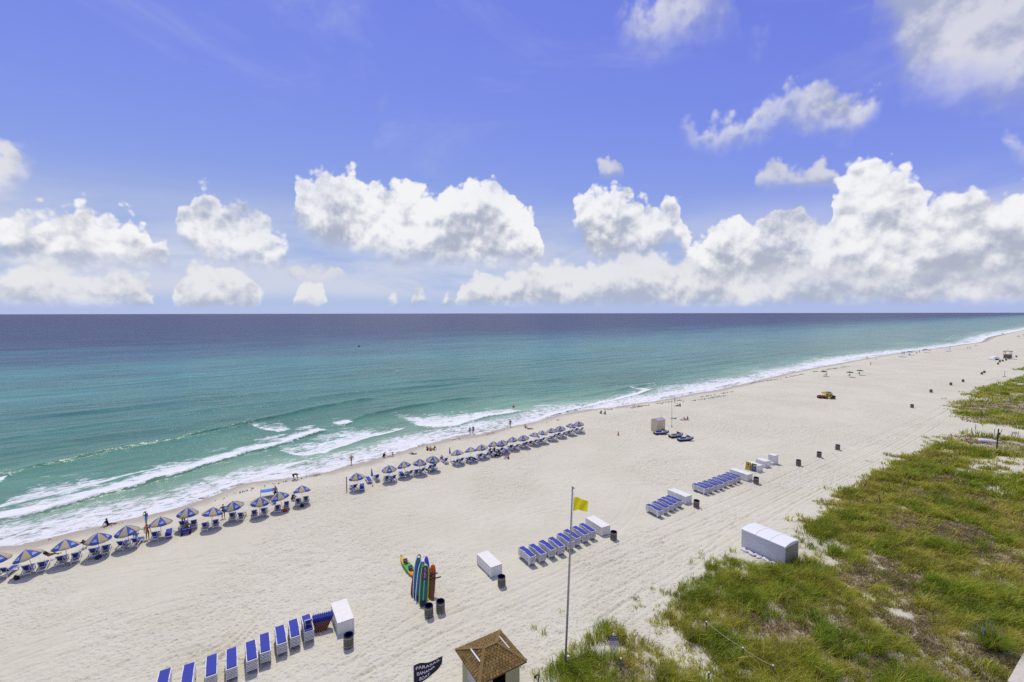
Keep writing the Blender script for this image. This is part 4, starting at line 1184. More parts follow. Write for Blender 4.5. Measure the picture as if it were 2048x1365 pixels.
def locker(L, Wd, Hh, leaves=2):
    bm = bmesh.new()
    for sx in (-1, 1):
        for sy in (-1, 1):
            box(bm, (sx * (L / 2 - .03), sy * (Wd / 2 - .03), Hh / 2 - .025), (.085, .085, Hh - .05))
    for z in (.09, Hh - .10):
        box(bm, (0, 0, z), (L + .022, Wd + .022, .07))
    box(bm, (0, 0, Hh / 2 - .02), (L, Wd, Hh - .04), bevel=.01)
    body = mesh_of(bm, 'locker body', PAINT)
    plan = [('body', body, None, [])]
    for k in range(leaves):
        l = L / leaves
        bm = bmesh.new()
        box(bm, (-L / 2 + l * (k + .5), 0, Hh - .012), (l - .012 + .02, Wd + .05, .028), bevel=.006)
        lid = mesh_of(bm, 'locker lid', PAINT)
        bm = bmesh.new()
        box(bm, (-L / 2 + l * (k + .5), -Wd / 2 - .035, Hh - .07), (.12, .02, .05))
        plan.append(('lid', lid, None, [('hasp', mesh_of(bm, 'hasp', STEEL), None, [])]))
    bm = bmesh.new()
    for x in (-L / 2 + .15, L / 2 - .15):
        box(bm, (x, 0, -.0), (.12, Wd - .1, .08))
    plan.append(('skid', mesh_of(bm, 'locker skids', WOOD), None, []))
    return plan


LK = locker(2.77, 1.16, .97)
names = ['white storage box between the leaning boards and a bin', 'lone white storage box left of the flagpole', 'white storage box right of the flagpole, end of the stacks',
         'white storage box at the end of the five-stack row', 'white storage box at the end of the farthest stacked row',
         'white storage box behind the yellow and blue boards', 'square white storage box beyond the yellow boards', 'tall narrow white box, farthest of the white boxes']
for i, p in enumerate(BOXES):
    if i < 5:
        plan = LK
    elif i == 7:
        plan = locker(1.0, 1.0, 1.45, 1)
    else:
        plan = locker(1.9 if i == 5 else 1.6, 1.2, .98, 1)
    rz = SEAWARD + math.radians([0, 0, -2, 0, -2, -8, -10, 0][i])
    thing('storage_box', plan, at(p, .02), rz, names[i], 'storage box', 'white storage boxes')
thing('storage_box', locker(1.1, .9, .45, 1), at(LOWBOX, .01), SEAWARD, 'low white box beside the tall narrow white box', 'storage box', 'white storage boxes')

# big cabinet with a tarpaulin roof
L, Wd, Hh = 4.3, 2.5, 1.95
plan = []
bm = bmesh.new()
box(bm, (0, 0, Hh / 2), (L, Wd, Hh), bevel=.02)
TARP = plain('white tarpaulin', (.76, .77, .80), .5, var=.05, scale=.8, bump=.15)
plan.append(('wall', mesh_of(bm, 'cabinet walls', plain('grey white panel', (.62, .63, .66), .45, var=.05, scale=.6)), None, []))
for k in range(3):
    l = L / 3
    bm = bmesh.new()
    x0, x1 = -L / 2 + k * l + (.012 if k else -.03), -L / 2 + (k + 1) * l - (.012 if k < 2 else -.03)
    secs = []
    for x in (x0, x0 + .03, x1 - .03, x1):
        inner = [(x, y * (Wd / 2 + .03), Hh + .20 * (1 - y * y) + (.05 if x not in (x0, x1) else .035)) for y in np.linspace(-1, 1, 9)]
        secs.append([(x, -Wd / 2 - .03, Hh - .06)] + inner + [(x, Wd / 2 + .03, Hh - .06)])
    loft(bm, secs)
    plan.append(('roof_panel', mesh_of(bm, 'tarp roof panel', TARP), None, []))
bm = bmesh.new()
box(bm, (-L / 2 - .004, 0, Hh / 2 + .02), (.012, Wd - .3, Hh - .25))
plan.append(('end_door', mesh_of(bm, 'end door', plain('end door reflection tint', (.33, .31, .22), .6)), None, []))  # olive reflection on the end face put into the colour
thing('storage_cabinet', plan, at(CABINET, -.05), SEAWARD, 'big white cabinet with ribbed tarpaulin roof at the dune edge', 'cabinet')
axS = Vector((math.cos(SEAWARD), math.sin(SEAWARD), 0))
sdS = Vector((-axS.y, axS.x, 0))
SB = plain('white sandbag cloth', (.66, .66, .70), .9, var=.15, bump=.4)
for k in range(9):
    t = [1.75, 1.45, 1.1, .75, .35, 0.0, -.4, -.8, -1.3][k]
    bm = bmesh.new()
    ball(bm, (0, 0, .11), (.33, .2, .13), 2)
    for v in bm.verts:
        v.co += Vector((0, 0, .03 * math.sin(9 * v.co.x) * math.cos(7 * v.co.y)))
    q = Vector((CABINET[0], CABINET[1], 0)) + axS * t + sdS * (Wd / 2 + .28 + .18 * (k % 2))
    q.z = gz(q) - .02
    o = link('sandbag', mesh_of(bm, 'sandbag', SB, True))
    o.location = q
    o.rotation_euler = (0, 0, random.uniform(0, 3))
    tag(o, f'{ORD[k]} white sandbag from the sea end along the big white cabinet', 'sandbag', 'sandbags at the cabinet')

# ------------------------------------------------------------------ leaning boards by the first box, sign boards by the far one
bm = bmesh.new()
box(bm, (0, 0, .62), (.045, .60, 1.24), bevel=.01)
skim = mesh_of(bm, 'skimboard core', plain('orange-brown board edge', (.45, .19, .025), .5))
bm = bmesh.new()
box(bm, (-.028, 0, .66), (.014, .54, 1.12), bevel=.004)
skimf = mesh_of(bm, 'skimboard face', BLUE)
bm = bmesh.new()
box(bm, (0, 0, 1.06), (.062, .612, .38), bevel=.01)
skimb = mesh_of(bm, 'skimboard top band', BLUE)
P0 = Vector((BOXES[0][0], BOXES[0][1], 0)) + sdS * 1.25 + axS * .1
for k in range(11):
    q = P0 + sdS * (.13 * k) + axS * (.02 * k - .1)
    r = root('body_board', (q.x, q.y, gz(q) - .03), 0, f'blue and orange board leaning by the white box, {ORD[k]} from the box', 'board', 'boards leaning by the box',
             rot=Matrix.Rotation(math.radians(SEAWARD * 180 / math.pi - 90), 4, 'Z').to_euler())
    r.rotation_euler = (0, math.radians(27), SEAWARD - math.pi / 2)
    stamp([('core', skim, None, [('face', skimf, None, []), ('top_band', skimb, None, [])])], r)
YEL = plain('yellow sign face', (.50, .38, .06), .6, var=.2)
BLS = plain('blue sign face', (.03, .08, .22), .6, var=.15)
for k, (dx, mt, mt2, lb) in enumerate([(.55, YEL, DARK, 'yellow panel leaning on a white box beyond the stacks'), (-.35, BLS, YEL, 'blue and yellow panel leaning on a white box beyond the stacks')]):
    bm = bmesh.new()
    box(bm, (0, 0, .62), (.8, .05, 1.25), bevel=.01)
    bm2 = bmesh.new()
    box(bm2, (0, -.03, .62), (.62, .016, 1.05))
    bm3 = bmesh.new()
    ball(bm3, (0, -.042, .9), (.13, .012, .13), 2)
    box(bm3, (0, -.042, .52), (.42, .012, .05))
    q = Vector((BOXES[5][0], BOXES[5][1], 0)) + axS * dx + sdS * .85
    r = root('leaning_panel', (q.x, q.y, gz(q) - .02), 0, lb, 'panel', 'panels leaning on the box', rot=(math.radians(-12), 0, SEAWARD + math.pi))
    stamp([('frame', mesh_of(bm, 'panel frame', plain('yellow wood frame', (.36, .24, .04), .6)), None, []), ('face', mesh_of(bm2, 'panel face', mt), None, [('print', mesh_of(bm3, 'panel print', mt2), None, [])])], r)
# ------------------------------------------------------------------ flagpole, banner, sign, hut
rx = Vector(POLE_TOP) - Vector((POLE[0], POLE[1], 0))
pz0 = gz(POLE)
plan = []
bm = bmesh.new()
tube(bm, [(0, 0, -.3), rx * .33, rx * .66, rx], [.075, .068, .058, .045], 12)
plan.append(('shaft', mesh_of(bm, 'flagpole shaft', STEEL, True), None, []))
bm = bmesh.new()
box(bm, rx + Vector((.05, 0, .03)), (.2, .06, .07), bevel=.01)
ball(bm, rx + Vector((.0, 0, .1)), .07, 2)
plan.append(('truck', mesh_of(bm, 'flagpole truck', STEEL), None, []))
bm = bmesh.new()
tube(bm, [(.09, -.06, 1.0), rx + Vector((.1, -.06, -.2))], .008, 4)
plan.append(('halyard', mesh_of(bm, 'halyard', plain('rope', (.55, .52, .45), .9)), None, []))
bm = bmesh.new()
tube(bm, [(0, 0, .4), (0, 0, .5)], .1, 12)
plan.append(('collar', mesh_of(bm, 'collar', STEEL), None, []))
thing('flagpole', plan, (POLE[0], POLE[1], pz0), 0, 'tall grey metal flagpole leaning slightly beside the dune grass', 'flagpole')


def cloth(bm, f, nu, nv):
    g = [[bm.verts.new(f(i / nu, j / nv)) for j in range(nv + 1)] for i in range(nu + 1)]
    for i in range(nu):
        for j in range(nv):
            bm.faces.new((g[i][j], g[i + 1][j], g[i + 1][j + 1], g[i][j + 1]))


ft, fb = Vector(FLAG_TOP[0]), Vector(FLAG_TOP[1])


def yflag(s, t):
    p = ft + (fb - ft) * t + Vector((.06, -.03, 0))
    return p + Vector((.92 * s, .10 * math.sin(5.5 * s + 1.2 * t) * s + .05 * math.sin(11 * s + 4 * t), -.20 * s ** 1.6 * (1 - .55 * t) + .035 * math.sin(7 * s - 2 * t)))


bm = bmesh.new()
cloth(bm, yflag, 18, 10)
m, T = new_mat('yellow flag cloth')
d1 = T.node('ShaderNodeBsdfPrincipled', {'Base Color': (.72, .62, .015, 1), 'Roughness': .7, 'Specular IOR Level': .2})
d2 = T.node('ShaderNodeBsdfTranslucent', {'Color': (.80, .70, .02, 1)})
finish(T, T.node('ShaderNodeMixShader', {0: .4, 1: d1.outputs[0], 2: d2.outputs[0]}).outputs[0])
YFLAG = m
r = root('warning_flag', ft, 0, 'bright yellow flag flying from the grey flagpole', 'flag')
me = mesh_of(bm, 'yellow flag', YFLAG, True)
me.transform(Matrix.Translation(-ft))
o = link('cloth', me, r)
bm = bmesh.new()
tube(bm, [(.055, -.03, .02), fb - ft + Vector((.055, -.03, -.02))], .018, 6)
link('hem', mesh_of(bm, 'flag hem', YFLAG), r)


def text_mesh(txt, size=1.0):
    cu = bpy.data.curves.new('lettering', 'FONT')
    cu.body = txt
    cu.size = size
    cu.align_x = 'LEFT'
    cu.offset = .012
    o = bpy.data.objects.new('lettering', cu)
    COL.objects.link(o)
    bpy.context.view_layer.update()
    dg = bpy.context.evaluated_depsgraph_get()
    me = bpy.data.meshes.new_from_object(o.evaluated_get(dg))
    bpy.data.objects.remove(o)
    bpy.data.curves.remove(cu)
    me.name = 'lettering'
    return me


# black banner: staff stands on the sand, the cloth streams to the right
bt, be = Vector((*BANNER[0], 2.7)), Vector((*BANNER[1], 2.7))
along = (be - bt).normalized()


def banner(s, t):
    """s along the cloth, t down the hoist"""
    down = 1.30 * (1 - .62 * s ** 1.3)
    p = bt + along * (1.75 * s) + Vector((0, 0, .04 - .10 * math.sin(3.0 * s) + .36 * max(0, s - .45) ** 1.2)) + Vector((0, 0, -down * t))
    n = Vector((-along.y, along.x, 0))
    return p + n * (.16 * math.sin(5.2 * s + .8 * t) * (.25 + s)) + Vector((0, 0, .05 * math.sin(9 * s + 2 * t)))


BLK = plain('black banner cloth', (.014, .013, .028), .7)
r = root('banner_flag', (bt.x, bt.y, gz(bt)), 0, 'black banner flag with white lettering on a thin staff', 'flag')
bm = bmesh.new()
cloth(bm, banner, 24, 12)
me = mesh_of(bm, 'banner cloth', BLK, True)
me.transform(Matrix.Translation(-Vector(r.location)))
cl = link('cloth', me, r)
for k, (txt, s0, t0, hh) in enumerate([('PARASAIL', .07, .30, .25), ('BANANA', .11, .60, .25), ('BOAT', .20, .88, .25)]):
    tm = text_mesh(txt, 1.0)
    w = max(v.co.x for v in tm.vertices)
    span = [.86, .62, .36][k]
    nrm = Vector((along.y, -along.x, 0))
    for v in tm.vertices:
        s = s0 + v.co.x / w * span
        t = t0 - v.co.y * hh * .95
        v.co = banner(s, t) + nrm * .012 - Vector(r.location)
    tm.materials.append(LOGO)
    link('lettering', tm, cl)
bm = bmesh.new()
tube(bm, [(0, 0, -.2), (0, 0, 2.76 - r.location.z)], .022, 8)
link('staff', mesh_of(bm, 'banner staff', plain('pale pole', (.52, .50, .46), .5)), r)

# lifeguard sign
P = Vector(at(SIGN))
r = root('beach_sign', P, math.radians(2), 'small blue and white sign on a white post in the grass', 'sign')
bm = bmesh.new()
box(bm, (0, 0, .85), (.09, .09, 1.9), bevel=.01)
box(bm, (0, 0, 1.83), (.10, .10, .06), bevel=.02)
link('post', mesh_of(bm, 'sign post', WHITE), r)
SNAVY = plain('navy sign face', (.012, .018, .10), .45)
SWHITE = plain('white sign face', (.72, .70, .70), .45)
SRED = plain('red lettering', (.48, .03, .015), .5)
SWL = plain('pale lettering', (.62, .64, .72), .5)
for nm, z0, mt, rows_, lm in (('upper_board', 1.40, SNAVY, ('NO LIFEGUARD', 'ON DUTY'), SWL), ('lower_board', 1.06, SWHITE, ('SWIM AT', 'OWN RISK'), SRED)):
    bm = bmesh.new()
    box(bm, (0, -.075, z0 + .17), (.68, .03, .325), bevel=.006)
    b = link(nm, mesh_of(bm, nm, mt), r)
    for q, tx in enumerate(rows_):
        tm = text_mesh(tx, 1.0)
        w = max(v.co.x for v in tm.vertices)
        k = min(.60 / w, .17)
        for v in tm.vertices:
            v.co = Vector(((v.co.x - w / 2) * k, -.094, z0 + .20 - .15 * q + v.co.y * .15))
        tm.materials.append(lm)
        link('lettering', tm, b)
P = Vector(at(BOLLARD))
r = root('bollard', P, 0, 'short white pipe bollard at the foot of the flagpole', 'bollard')
bm = bmesh.new()
tube(bm, [(0, 0, -.2), (0, 0, .78)], .085, 14)
link('pipe', mesh_of(bm, 'bollard pipe', plain('white pvc', (.66, .67, .68), .4), True), r)
bm = bmesh.new()
tube(bm, [(0, 0, .77), (0, 0, .82), (0, 0, .85)], [.098, .098, .05], 14)
link('cap', mesh_of(bm, 'bollard cap', WHITE, True), r)
P = Vector(at(HOOK))
r = root('shower_post', P, math.radians(20), 'black gooseneck post cut off by the bottom edge', 'post')
bm = bmesh.new()
tube(bm, [(0, 0, -.2), (0, 0, 1.55), (.03, 0, 1.72), (.0, 0, 1.84), (-.12, 0, 1.88), (-.2, 0, 1.80)], .035, 8)
link('pipe', mesh_of(bm, 'gooseneck', DARK, True), r)
bm = bmesh.new()
tube(bm, [(-.2, 0, 1.82), (-.22, 0, 1.74), (-.23, 0, 1.72)], [.05, .085, .08], 10)
link('head', mesh_of(bm, 'shower head', DARK), r)

# hut with a hipped shingle roof
Rc = [Vector((x, y, 2.35)) for x, y in ROOF]
ctr = sum(Rc, Vector()) / 4
ex = ((Rc[1] - Rc[0]) + (Rc[2] - Rc[3])).normalized()
ang = math.atan2(ex.y, ex.x)
hut = root('beach_hut', (ctr.x, ctr.y, gz(ctr)), ang, 'small olive hut with a brown hipped shingle roof at the bottom', 'hut')
HX, HY, E0, E1, RL = 1.68, 1.64, 2.35, 3.02, .46
SHN = plain('brown wood shingle', (.20, .115, .035), .85, var=.35, scale=6.0, bump=.5)
OLV = plain('olive wall paint', (.37, .36, .20), .7, var=.08)
bm = bmesh.new()
corners = [Vector((-HX, HY, E0)), Vector((HX, HY, E0)), Vector((HX, -HY, E0)), Vector((-HX, -HY, E0))]
r0, r1 = Vector((-RL, 0, E1)), Vector((RL, 0, E1))
vs = [bm.verts.new(c) for c in corners] + [bm.verts.new(r0), bm.verts.new(r1)]
vb = [bm.verts.new(c - Vector((0, 0, .10))) for c in corners]
for f in ((0, 1, 5, 4), (1, 2, 5), (2, 3, 4, 5), (3, 0, 4)):
    bm.faces.new([vs[i] for i in f])
bm.faces.new(vb)
for i in range(4):
    bm.faces.new((vs[i], vs[(i + 1) % 4], vb[(i + 1) % 4], vb[i]))
roof = link('roof', mesh_of(bm, 'hut roof', plain('brown roof board', (.12, .07, .025), .85)), hut)
# shingles: courses of separate tabs on the four slopes
protos = []
for q in range(5):
    bm = bmesh.new()
    box(bm, (0, 0, 0), (.205 - .02 * (q % 3), .20, .022))
    protos.append(mesh_of(bm, 'shingle', plain(f'wood shingle {q}', [(.18, .11, .030), (.14, .088, .025), (.215, .135, .038), (.165, .108, .042), (.12, .075, .021)][q], .85, var=.3, scale=8.0, bump=.4)))
count = 0
for a, b, t0, t1 in ((corners[0], corners[1], r0, r1), (corners[1], corners[2], r1, r1), (corners[2], corners[3], r1, r0), (corners[3], corners[0], r0, r0)):
    if a is corners[2]:
        t0, t1 = r1, r0
    e = (b - a).normalized()
    mid = (a + b) / 2
    up = ((t0 + t1) / 2 - mid)
    slope = up.length
    up.normalize()
    nrm = e.cross(up)
    if nrm.z < 0:
        nrm = -nrm
    rows_ = int(slope / .155)
    for k in range(rows_):
        s = (k + .5) / rows_
        pa, pb = a.lerp(t0, s), b.lerp(t1, s)
        n = max(1, int((pb - pa).length / .215))
        for j in range(n):
            c_ = pa.lerp(pb, (j + (.5 if k % 2 else .35)) / n) + nrm * (.022 + .004 * random.random())
            M = Matrix((e, up, nrm)).transposed().to_4x4()
            M = Matrix.Translation(c_) @ M @ Matrix.Rotation(math.radians(-5), 4, 'X') @ Matrix.Rotation(math.radians(random.uniform(-1.5, 1.5)), 4, 'Z')
            o = bpy.data.objects.new('shingle', protos[random.randrange(5)])
            COL.objects.link(o)
            o.parent = roof
            o.matrix_local = M
            count += 1
CAPM = plain('ridge cap', (.19, .125, .042), .85, var=.25, scale=5.0)
for p_, q_ in ((corners[0], r0), (corners[1], r1), (corners[2], r1), (corners[3], r0), (r0, r1)):
    bm = bmesh.new()
    dd = (q_ - p_)
    Mx = dd.to_track_quat('X', 'Z').to_matrix()
    box(bm, (p_ + q_) / 2 + Vector((0, 0, .035)), (dd.length, .20, .03), Mx)
    link('ridge_cap', mesh_of(bm, 'ridge cap', CAPM), roof)
for sx in (-1, 1):
    bm = bmesh.new()
    xm = sx * (HX + RL) / 2 * .98
    box(bm, (xm, .05, (E0 + E1) / 2 + .08), (.085, 1.25, .05), Matrix.Rotation(sx * math.atan2(E1 - E0, HX - RL), 3, 'Y'), bevel=.01)
    link('white_strip', mesh_of(bm, 'white strip', plain('white metal strip', (.75, .75, .78), .4)), roof)
w2 = 1.32
for i, (cx_, cy_, sx_, sy_) in enumerate(((0, w2, 2 * w2, .08), (w2, 0, .08, 2 * w2 - .09), (-w2, 0, .08, 2 * w2 - .09))):
    bm = bmesh.new()
    box(bm, (cx_, cy_, 1.12), (sx_, sy_, 2.25))
    link('wall', mesh_of(bm, 'hut wall', OLV), hut)
bm = bmesh.new()
box(bm, (-w2 + .35, -w2, 1.12), (.7, .08, 2.25))
link('wall', mesh_of(bm, 'hut wall', OLV), hut)
bm = bmesh.new()
box(bm, (w2 - .5, -w2, 1.12), (1.0, .08, 2.25))
link('wall', mesh_of(bm, 'hut wall', OLV), hut)
bm = bmesh.new()
box(bm, (-.13, -w2, .5), (.94, .08, 1.0))
link('wall', mesh_of(bm, 'hut wall', OLV), hut)
bm = bmesh.new()
box(bm, (-.13, -w2 - .12, 1.02), (1.0, .34, .05))
link('counter', mesh_of(bm, 'hut counter', GREYW), hut)
bm = bmesh.new()
box(bm, (0, 0, .05), (2.5, 2.5, .1))
link('floor', mesh_of(bm, 'hut floor', GREYW), hut)
bm = bmesh.new()
box(bm, (-w2 - .06, -.2, 1.45), (.03, 1.3, .75), bevel=.01)
sh_ = link('shutter', mesh_of(bm, 'hut shutter', plain('grey shutter', (.42, .44, .44), .5)), hut)
# ------------------------------------------------------------------ paddle boards, kayak
def board_outline(L, Wd, n=26, nose=.55):
    pts = []
    for i in range(n + 1):
        t = i / n
        q = abs(2 * t - 1)
        w = Wd / 2 * math.sqrt(max(0.0, 1 - q ** (3.4 if t > .5 else 5.0)))
        pts.append((t * L, max(w, .05)))
    return pts


def board_meshes(L, Wd, th, base, deck, stripe=None, pad=None):
    out = board_outline(L, Wd)
    bm = bmesh.new()
    secs = []
    for x, w in out:
        rock = .10 * max(0, (x / L - .75) / .25) ** 2
        secs.append([(-w, 0 + rock, x), (-w * .8, th * .5 + rock, x), (w * .8, th * .5 + rock, x), (w, rock, x), (w * .8, -th * .5 + rock, x), (-w * .8, -th * .5 + rock, x)])
    loft(bm, secs)
    hull = mesh_of(bm, 'board hull', base, True)

    def sheet(x0, x1, f, lift, mt, name):
        bm = bmesh.new()
        rows_ = []
        for x, w in out:
            if x0 * L <= x <= x1 * L:
                rock = .10 * max(0, (x / L - .75) / .25) ** 2
                rows_.append((bm.verts.new((-w * f, -th * .5 + rock - lift, x)), bm.verts.new((w * f, -th * .5 + rock - lift, x))))
        for a, b in zip(rows_, rows_[1:]):
            bm.faces.new((a[0], a[1], b[1], b[0]))
        return mesh_of(bm, name, mt)
    subs = [('deck', sheet(.03, .97, .78, .006, deck, 'board deck'), None, [])]
    if stripe:
        subs.append(('stripe', sheet(.06, .94, .10, .012, stripe, 'board stripe'), None, []))
    if pad:
        subs.append(('traction_pad', sheet(.05, .22, .6, .016, pad, 'traction pad'), None, []))
    return [('hull', hull, None, subs)]


c_ = lambda n, r, g, b: plain(n, lin(r, g, b), .35, var=.15)
TEAL, NAVB, LIME, ORNG, RUST, SKYB, WHT = c_('teal board', 30, 105, 108), c_('blue board', 58, 108, 138), c_('lime rail', 160, 190, 70), c_('orange board', 190, 85, 25), c_('rust board', 120, 48, 30), c_('bright blue board', 75, 85, 185), c_('white rail', 205, 215, 225)
m, T = new_mat('dark floral print')
oc = T.node('ShaderNodeTexCoord').outputs['Object']
nf = T.noise(oc, 9.0, 3.0, .6)
fl_ = T.mix(T.ss(nf.outputs['Fac'], .42, .58), (.10, .02, .03, 1), (.03, .06, .03, 1))
fl_ = T.mix(T.ss(T.noise(oc, 14.0, 2.0, .5).outputs['Fac'], .58, .66), fl_, (.35, .17, .40, 1))
finish(T, T.node('ShaderNodeBsdfPrincipled', {'Base Color': fl_, 'Roughness': .4}).outputs[0])
MAR = m
specs = [  # hull, deck, stripe, pad, width, label
    (LIME, TEAL, LIME, DARK, .78, 'front paddle board, teal deck with lime rails and maroon nose'),
    (WHT, NAVB, LIME, DARK, .70, 'blue paddle board with white rails behind the front teal one'),
    (WHT, NAVB, TEAL, DARK, .70, 'leftmost blue paddle board with green centre stripe'),
    (RUST, RUST, None, None, .60, 'rust red board at the back left of the board rack'),
    (ORNG, ORNG, None, None, .62, 'orange board at the right of the board rack'),
    (SKYB, SKYB, None, None, .52, 'bright blue board at the back right of the board rack'),
    (RUST, c_('driftwood board', 120, 95, 70), None, None, .34, 'narrow brown board in front of the orange one')]
for (b, t), (h, d_, st, pd, wd, lb) in zip(BOARD_SPOTS, specs):
    B = Vector((b[0], b[1], gz(b) - .03))
    A = Vector(t) - B
    L = A.length
    zx = A.normalized()
    yx = Vector((0, 1, 0)) - zx * zx.y
    yx.normalize()
    xx = yx.cross(zx)
    r = root('paddle_board', B, 0, lb, 'paddle board', 'boards on the rack')
    r.rotation_euler = Matrix((xx, yx, zx)).transposed().to_euler()
    stamp(board_meshes(L, wd, .11, h, d_, st, pd), r)
    if lb.startswith('front'):
        bm = bmesh.new()
        box(bm, (0, -.075, L * .78), (.50, .012, L * .30))
        gm = link('nose_graphic', mesh_of(bm, 'nose graphic', MAR), r)
        for q, chx in enumerate('XIOU'):
            tm = text_mesh(chx, 1.0)
            tw = max(v.co.x for v in tm.vertices)
            for v in tm.vertices:
                v.co = Vector(((v.co.x - tw / 2) * .16, -.085, L * (.865 - .058 * q) + v.co.y * .20))
            tm.materials.append(LOGO)
            link('lettering', tm, gm)
r = root('board_rack', at(RACK), 0, 'dark rack with padded arms holding the paddle boards', 'rack')
R0 = Vector(r.location)
for a, b in RACK_ARMS:
    bm = bmesh.new()
    tube(bm, [Vector(a) - R0, Vector(b) - R0], .055, 8)
    link('arm', mesh_of(bm, 'rack arm', DARK, True), r)
tops = [Vector(RACK_ARMS[0][0]).lerp(Vector(RACK_ARMS[0][1]), .55) - R0, Vector(RACK_ARMS[1][0]).lerp(Vector(RACK_ARMS[1][1]), .5) - R0]
for tp in tops:
    bm = bmesh.new()
    tube(bm, [(tp.x, tp.y + .05, -.1), tp + Vector((0, .03, .25))], .05, 8)
    link('post', mesh_of(bm, 'rack post', WOOD), r)

# kayak
A, B = Vector(at(KAYAKA, .0)), Vector(at(KAYAKB, .0))
L = (B - A).length
m, T = new_mat('yellow and green marbled hull')
oc = T.node('ShaderNodeTexCoord').outputs['Object']
ox = T.sep(oc)[0]
f1 = T.m('ADD', T.m('COSINE', T.m('MULTIPLY', ox, 2 * math.pi / (L * .62))), T.m('MULTIPLY', T.m('SUBTRACT', T.noise(oc, 2.6, 4.0, .6).outputs['Fac'], .5), 2.2))
finish(T, T.node('ShaderNodeBsdfPrincipled', {'Base Color': T.mix(T.ss(f1, -.45, .15), (.70, .34, .015, 1), (.07, .36, .03, 1)), 'Roughness': .35}).outputs[0])
KMAT = m
bm = bmesh.new()
secs = []
for i in range(25):
    t = i / 24
    x = (t - .5) * L
    w = .40 * max(.03, math.sin(math.pi * t)) ** .55
    up = .12 * (2 * t - 1) ** 4
    well = -.07 * (math.exp(-((t - .36) / .07) ** 2) + math.exp(-((t - .68) / .07) ** 2))
    secs.append([(x, -w, .26 + up), (x, -w * .72, .33 + up), (x, -w * .4, .31 + up + well), (x, w * .4, .31 + up + well), (x, w * .72, .33 + up), (x, w, .26 + up), (x, w * .7, .06 + up * .8), (x, 0, up * .7), (x, -w * .7, .06 + up * .8)])
loft(bm, secs)
hull = mesh_of(bm, 'kayak hull', KMAT, True)
dv = B - A
r = root('kayak', (A + B) / 2 - Vector((0, 0, .02)), math.atan2(dv.y, dv.x), 'yellow and green sit-on kayak lying left of the paddle boards', 'kayak')
link('hull', hull, r)
for t in (.33, .65):
    bm = bmesh.new()
    box(bm, ((t - .5) * L + .05, 0, .30), (.34, .36, .05), bevel=.02)
    box(bm, ((t - .5) * L - .16, 0, .45), (.06, .40, .34), Matrix.Rotation(math.radians(-12), 3, 'Y'), bevel=.02)
    s_ = link('seat', mesh_of(bm, 'kayak seat', DARK), r)
    bm = bmesh.new()
    box(bm, ((t - .5) * L - .125, 0, .46), (.02, .28, .2), Matrix.Rotation(math.radians(-12), 3, 'Y'))
    link('pad', mesh_of(bm, 'seat pad', plain('grey pad', (.30, .29, .33), .8)), s_)
for t in (.07, .93):
    bm = bmesh.new()
    tube(bm, [((t - .5) * L, -.05, .42), ((t - .5) * L, 0, .46), ((t - .5) * L, .05, .42)], .015, 6)
    link('handle', mesh_of(bm, 'carry handle', DARK), r)
# ------------------------------------------------------------------ jet skis, shed, buggy, far gear
SILV = plain('silver hull', lin(150, 152, 165), .25, var=.05)


def jetski_plan(seatmat):
    L = 3.1
    plan = []
    bm = bmesh.new()
    secs = []
    for i in range(15):
        t = i / 14
        x = (t - .5) * L
        w = .56 * (1 - max(0, (t - .55) / .45) ** 2.2 * .93)
        k = .30 * max(0, (t - .6) / .4) ** 2
        secs.append([(x, -w, .42 + k), (x, -w * .95, .24 + k), (x, -w * .55, .08 + k), (x, 0, .0 + k), (x, w * .55, .08 + k), (x, w * .95, .24 + k), (x, w, .42 + k)])
    loft(bm, secs)
    plan.append(('hull', mesh_of(bm, 'ski hull', DARK, True), None, []))
    bm = bmesh.new()
    secs = []
    for i in range(15):
        t = i / 14
        x = (t - .5) * L * .985
        w = .55 * (1 - max(0, (t - .55) / .45) ** 2.2 * .93)
        k = .30 * max(0, (t - .6) / .4) ** 2
        hood = .44 * math.exp(-((t - .66) / .14) ** 2) + .06
        secs.append([(x, -w, .43 + k), (x, -w * .9, .52 + k), (x, -w * .42, .50 + k * .6 + hood * .85), (x, w * .42, .50 + k * .6 + hood * .85), (x, w * .9, .52 + k), (x, w, .43 + k)])
    loft(bm, secs)
    plan.append(('deck', mesh_of(bm, 'ski deck', SILV, True), None, []))
    bm = bmesh.new()
    secs = []
    for x, w, z in ((-1.15, .14, .70), (-1.0, .2, .78), (-.4, .2, .80), (-.25, .18, .74), (.1, .15, .82), (.2, .1, .84)):
        secs.append([(x, -w, .55), (x, -w * .8, z), (x, w * .8, z), (x, w, .55)])
    loft(bm, secs)
    plan.append(('seat', mesh_of(bm, 'ski seat', seatmat, True), None, []))
    bm = bmesh.new()
    tube(bm, [(.28, 0, .85), (.18, 0, 1.12)], .05, 8)
    tube(bm, [(.10, -.36, 1.13), (.2, -.12, 1.14), (.2, .12, 1.14), (.10, .36, 1.13)], .028, 8)
    plan.append(('handlebar', mesh_of(bm, 'ski handlebar', DARK, True), None, []))
    bm = bmesh.new()
    secs = []
    for x, w, z in ((.22, .26, 1.0), (.45, .27, 1.06), (.75, .22, .95), (1.0, .12, .80)):
        secs.append([(x, -w, .86), (x, -w * .6, z), (x, w * .6, z), (x, w, .86)])
    loft(bm, secs)
    plan.append(('cowl', mesh_of(bm, 'ski cowl', DARK, True), None, []))
    return plan


JS = [jetski_plan(BLUE), jetski_plan(plain('grey seat', (.25, .25, .27), .6))]
jl = ['jet ski with blue seat right beside the beige shed', 'jet ski with grey seat, middle of the three', 'jet ski with blue seat, rightmost of the three']
for i, p in enumerate(JETS):
    thing('jet_ski', JS[1 if i == 1 else 0], at(p, -.03), math.radians([8, 20, 8][i]), jl[i], 'jet ski', 'jet skis on the sand')
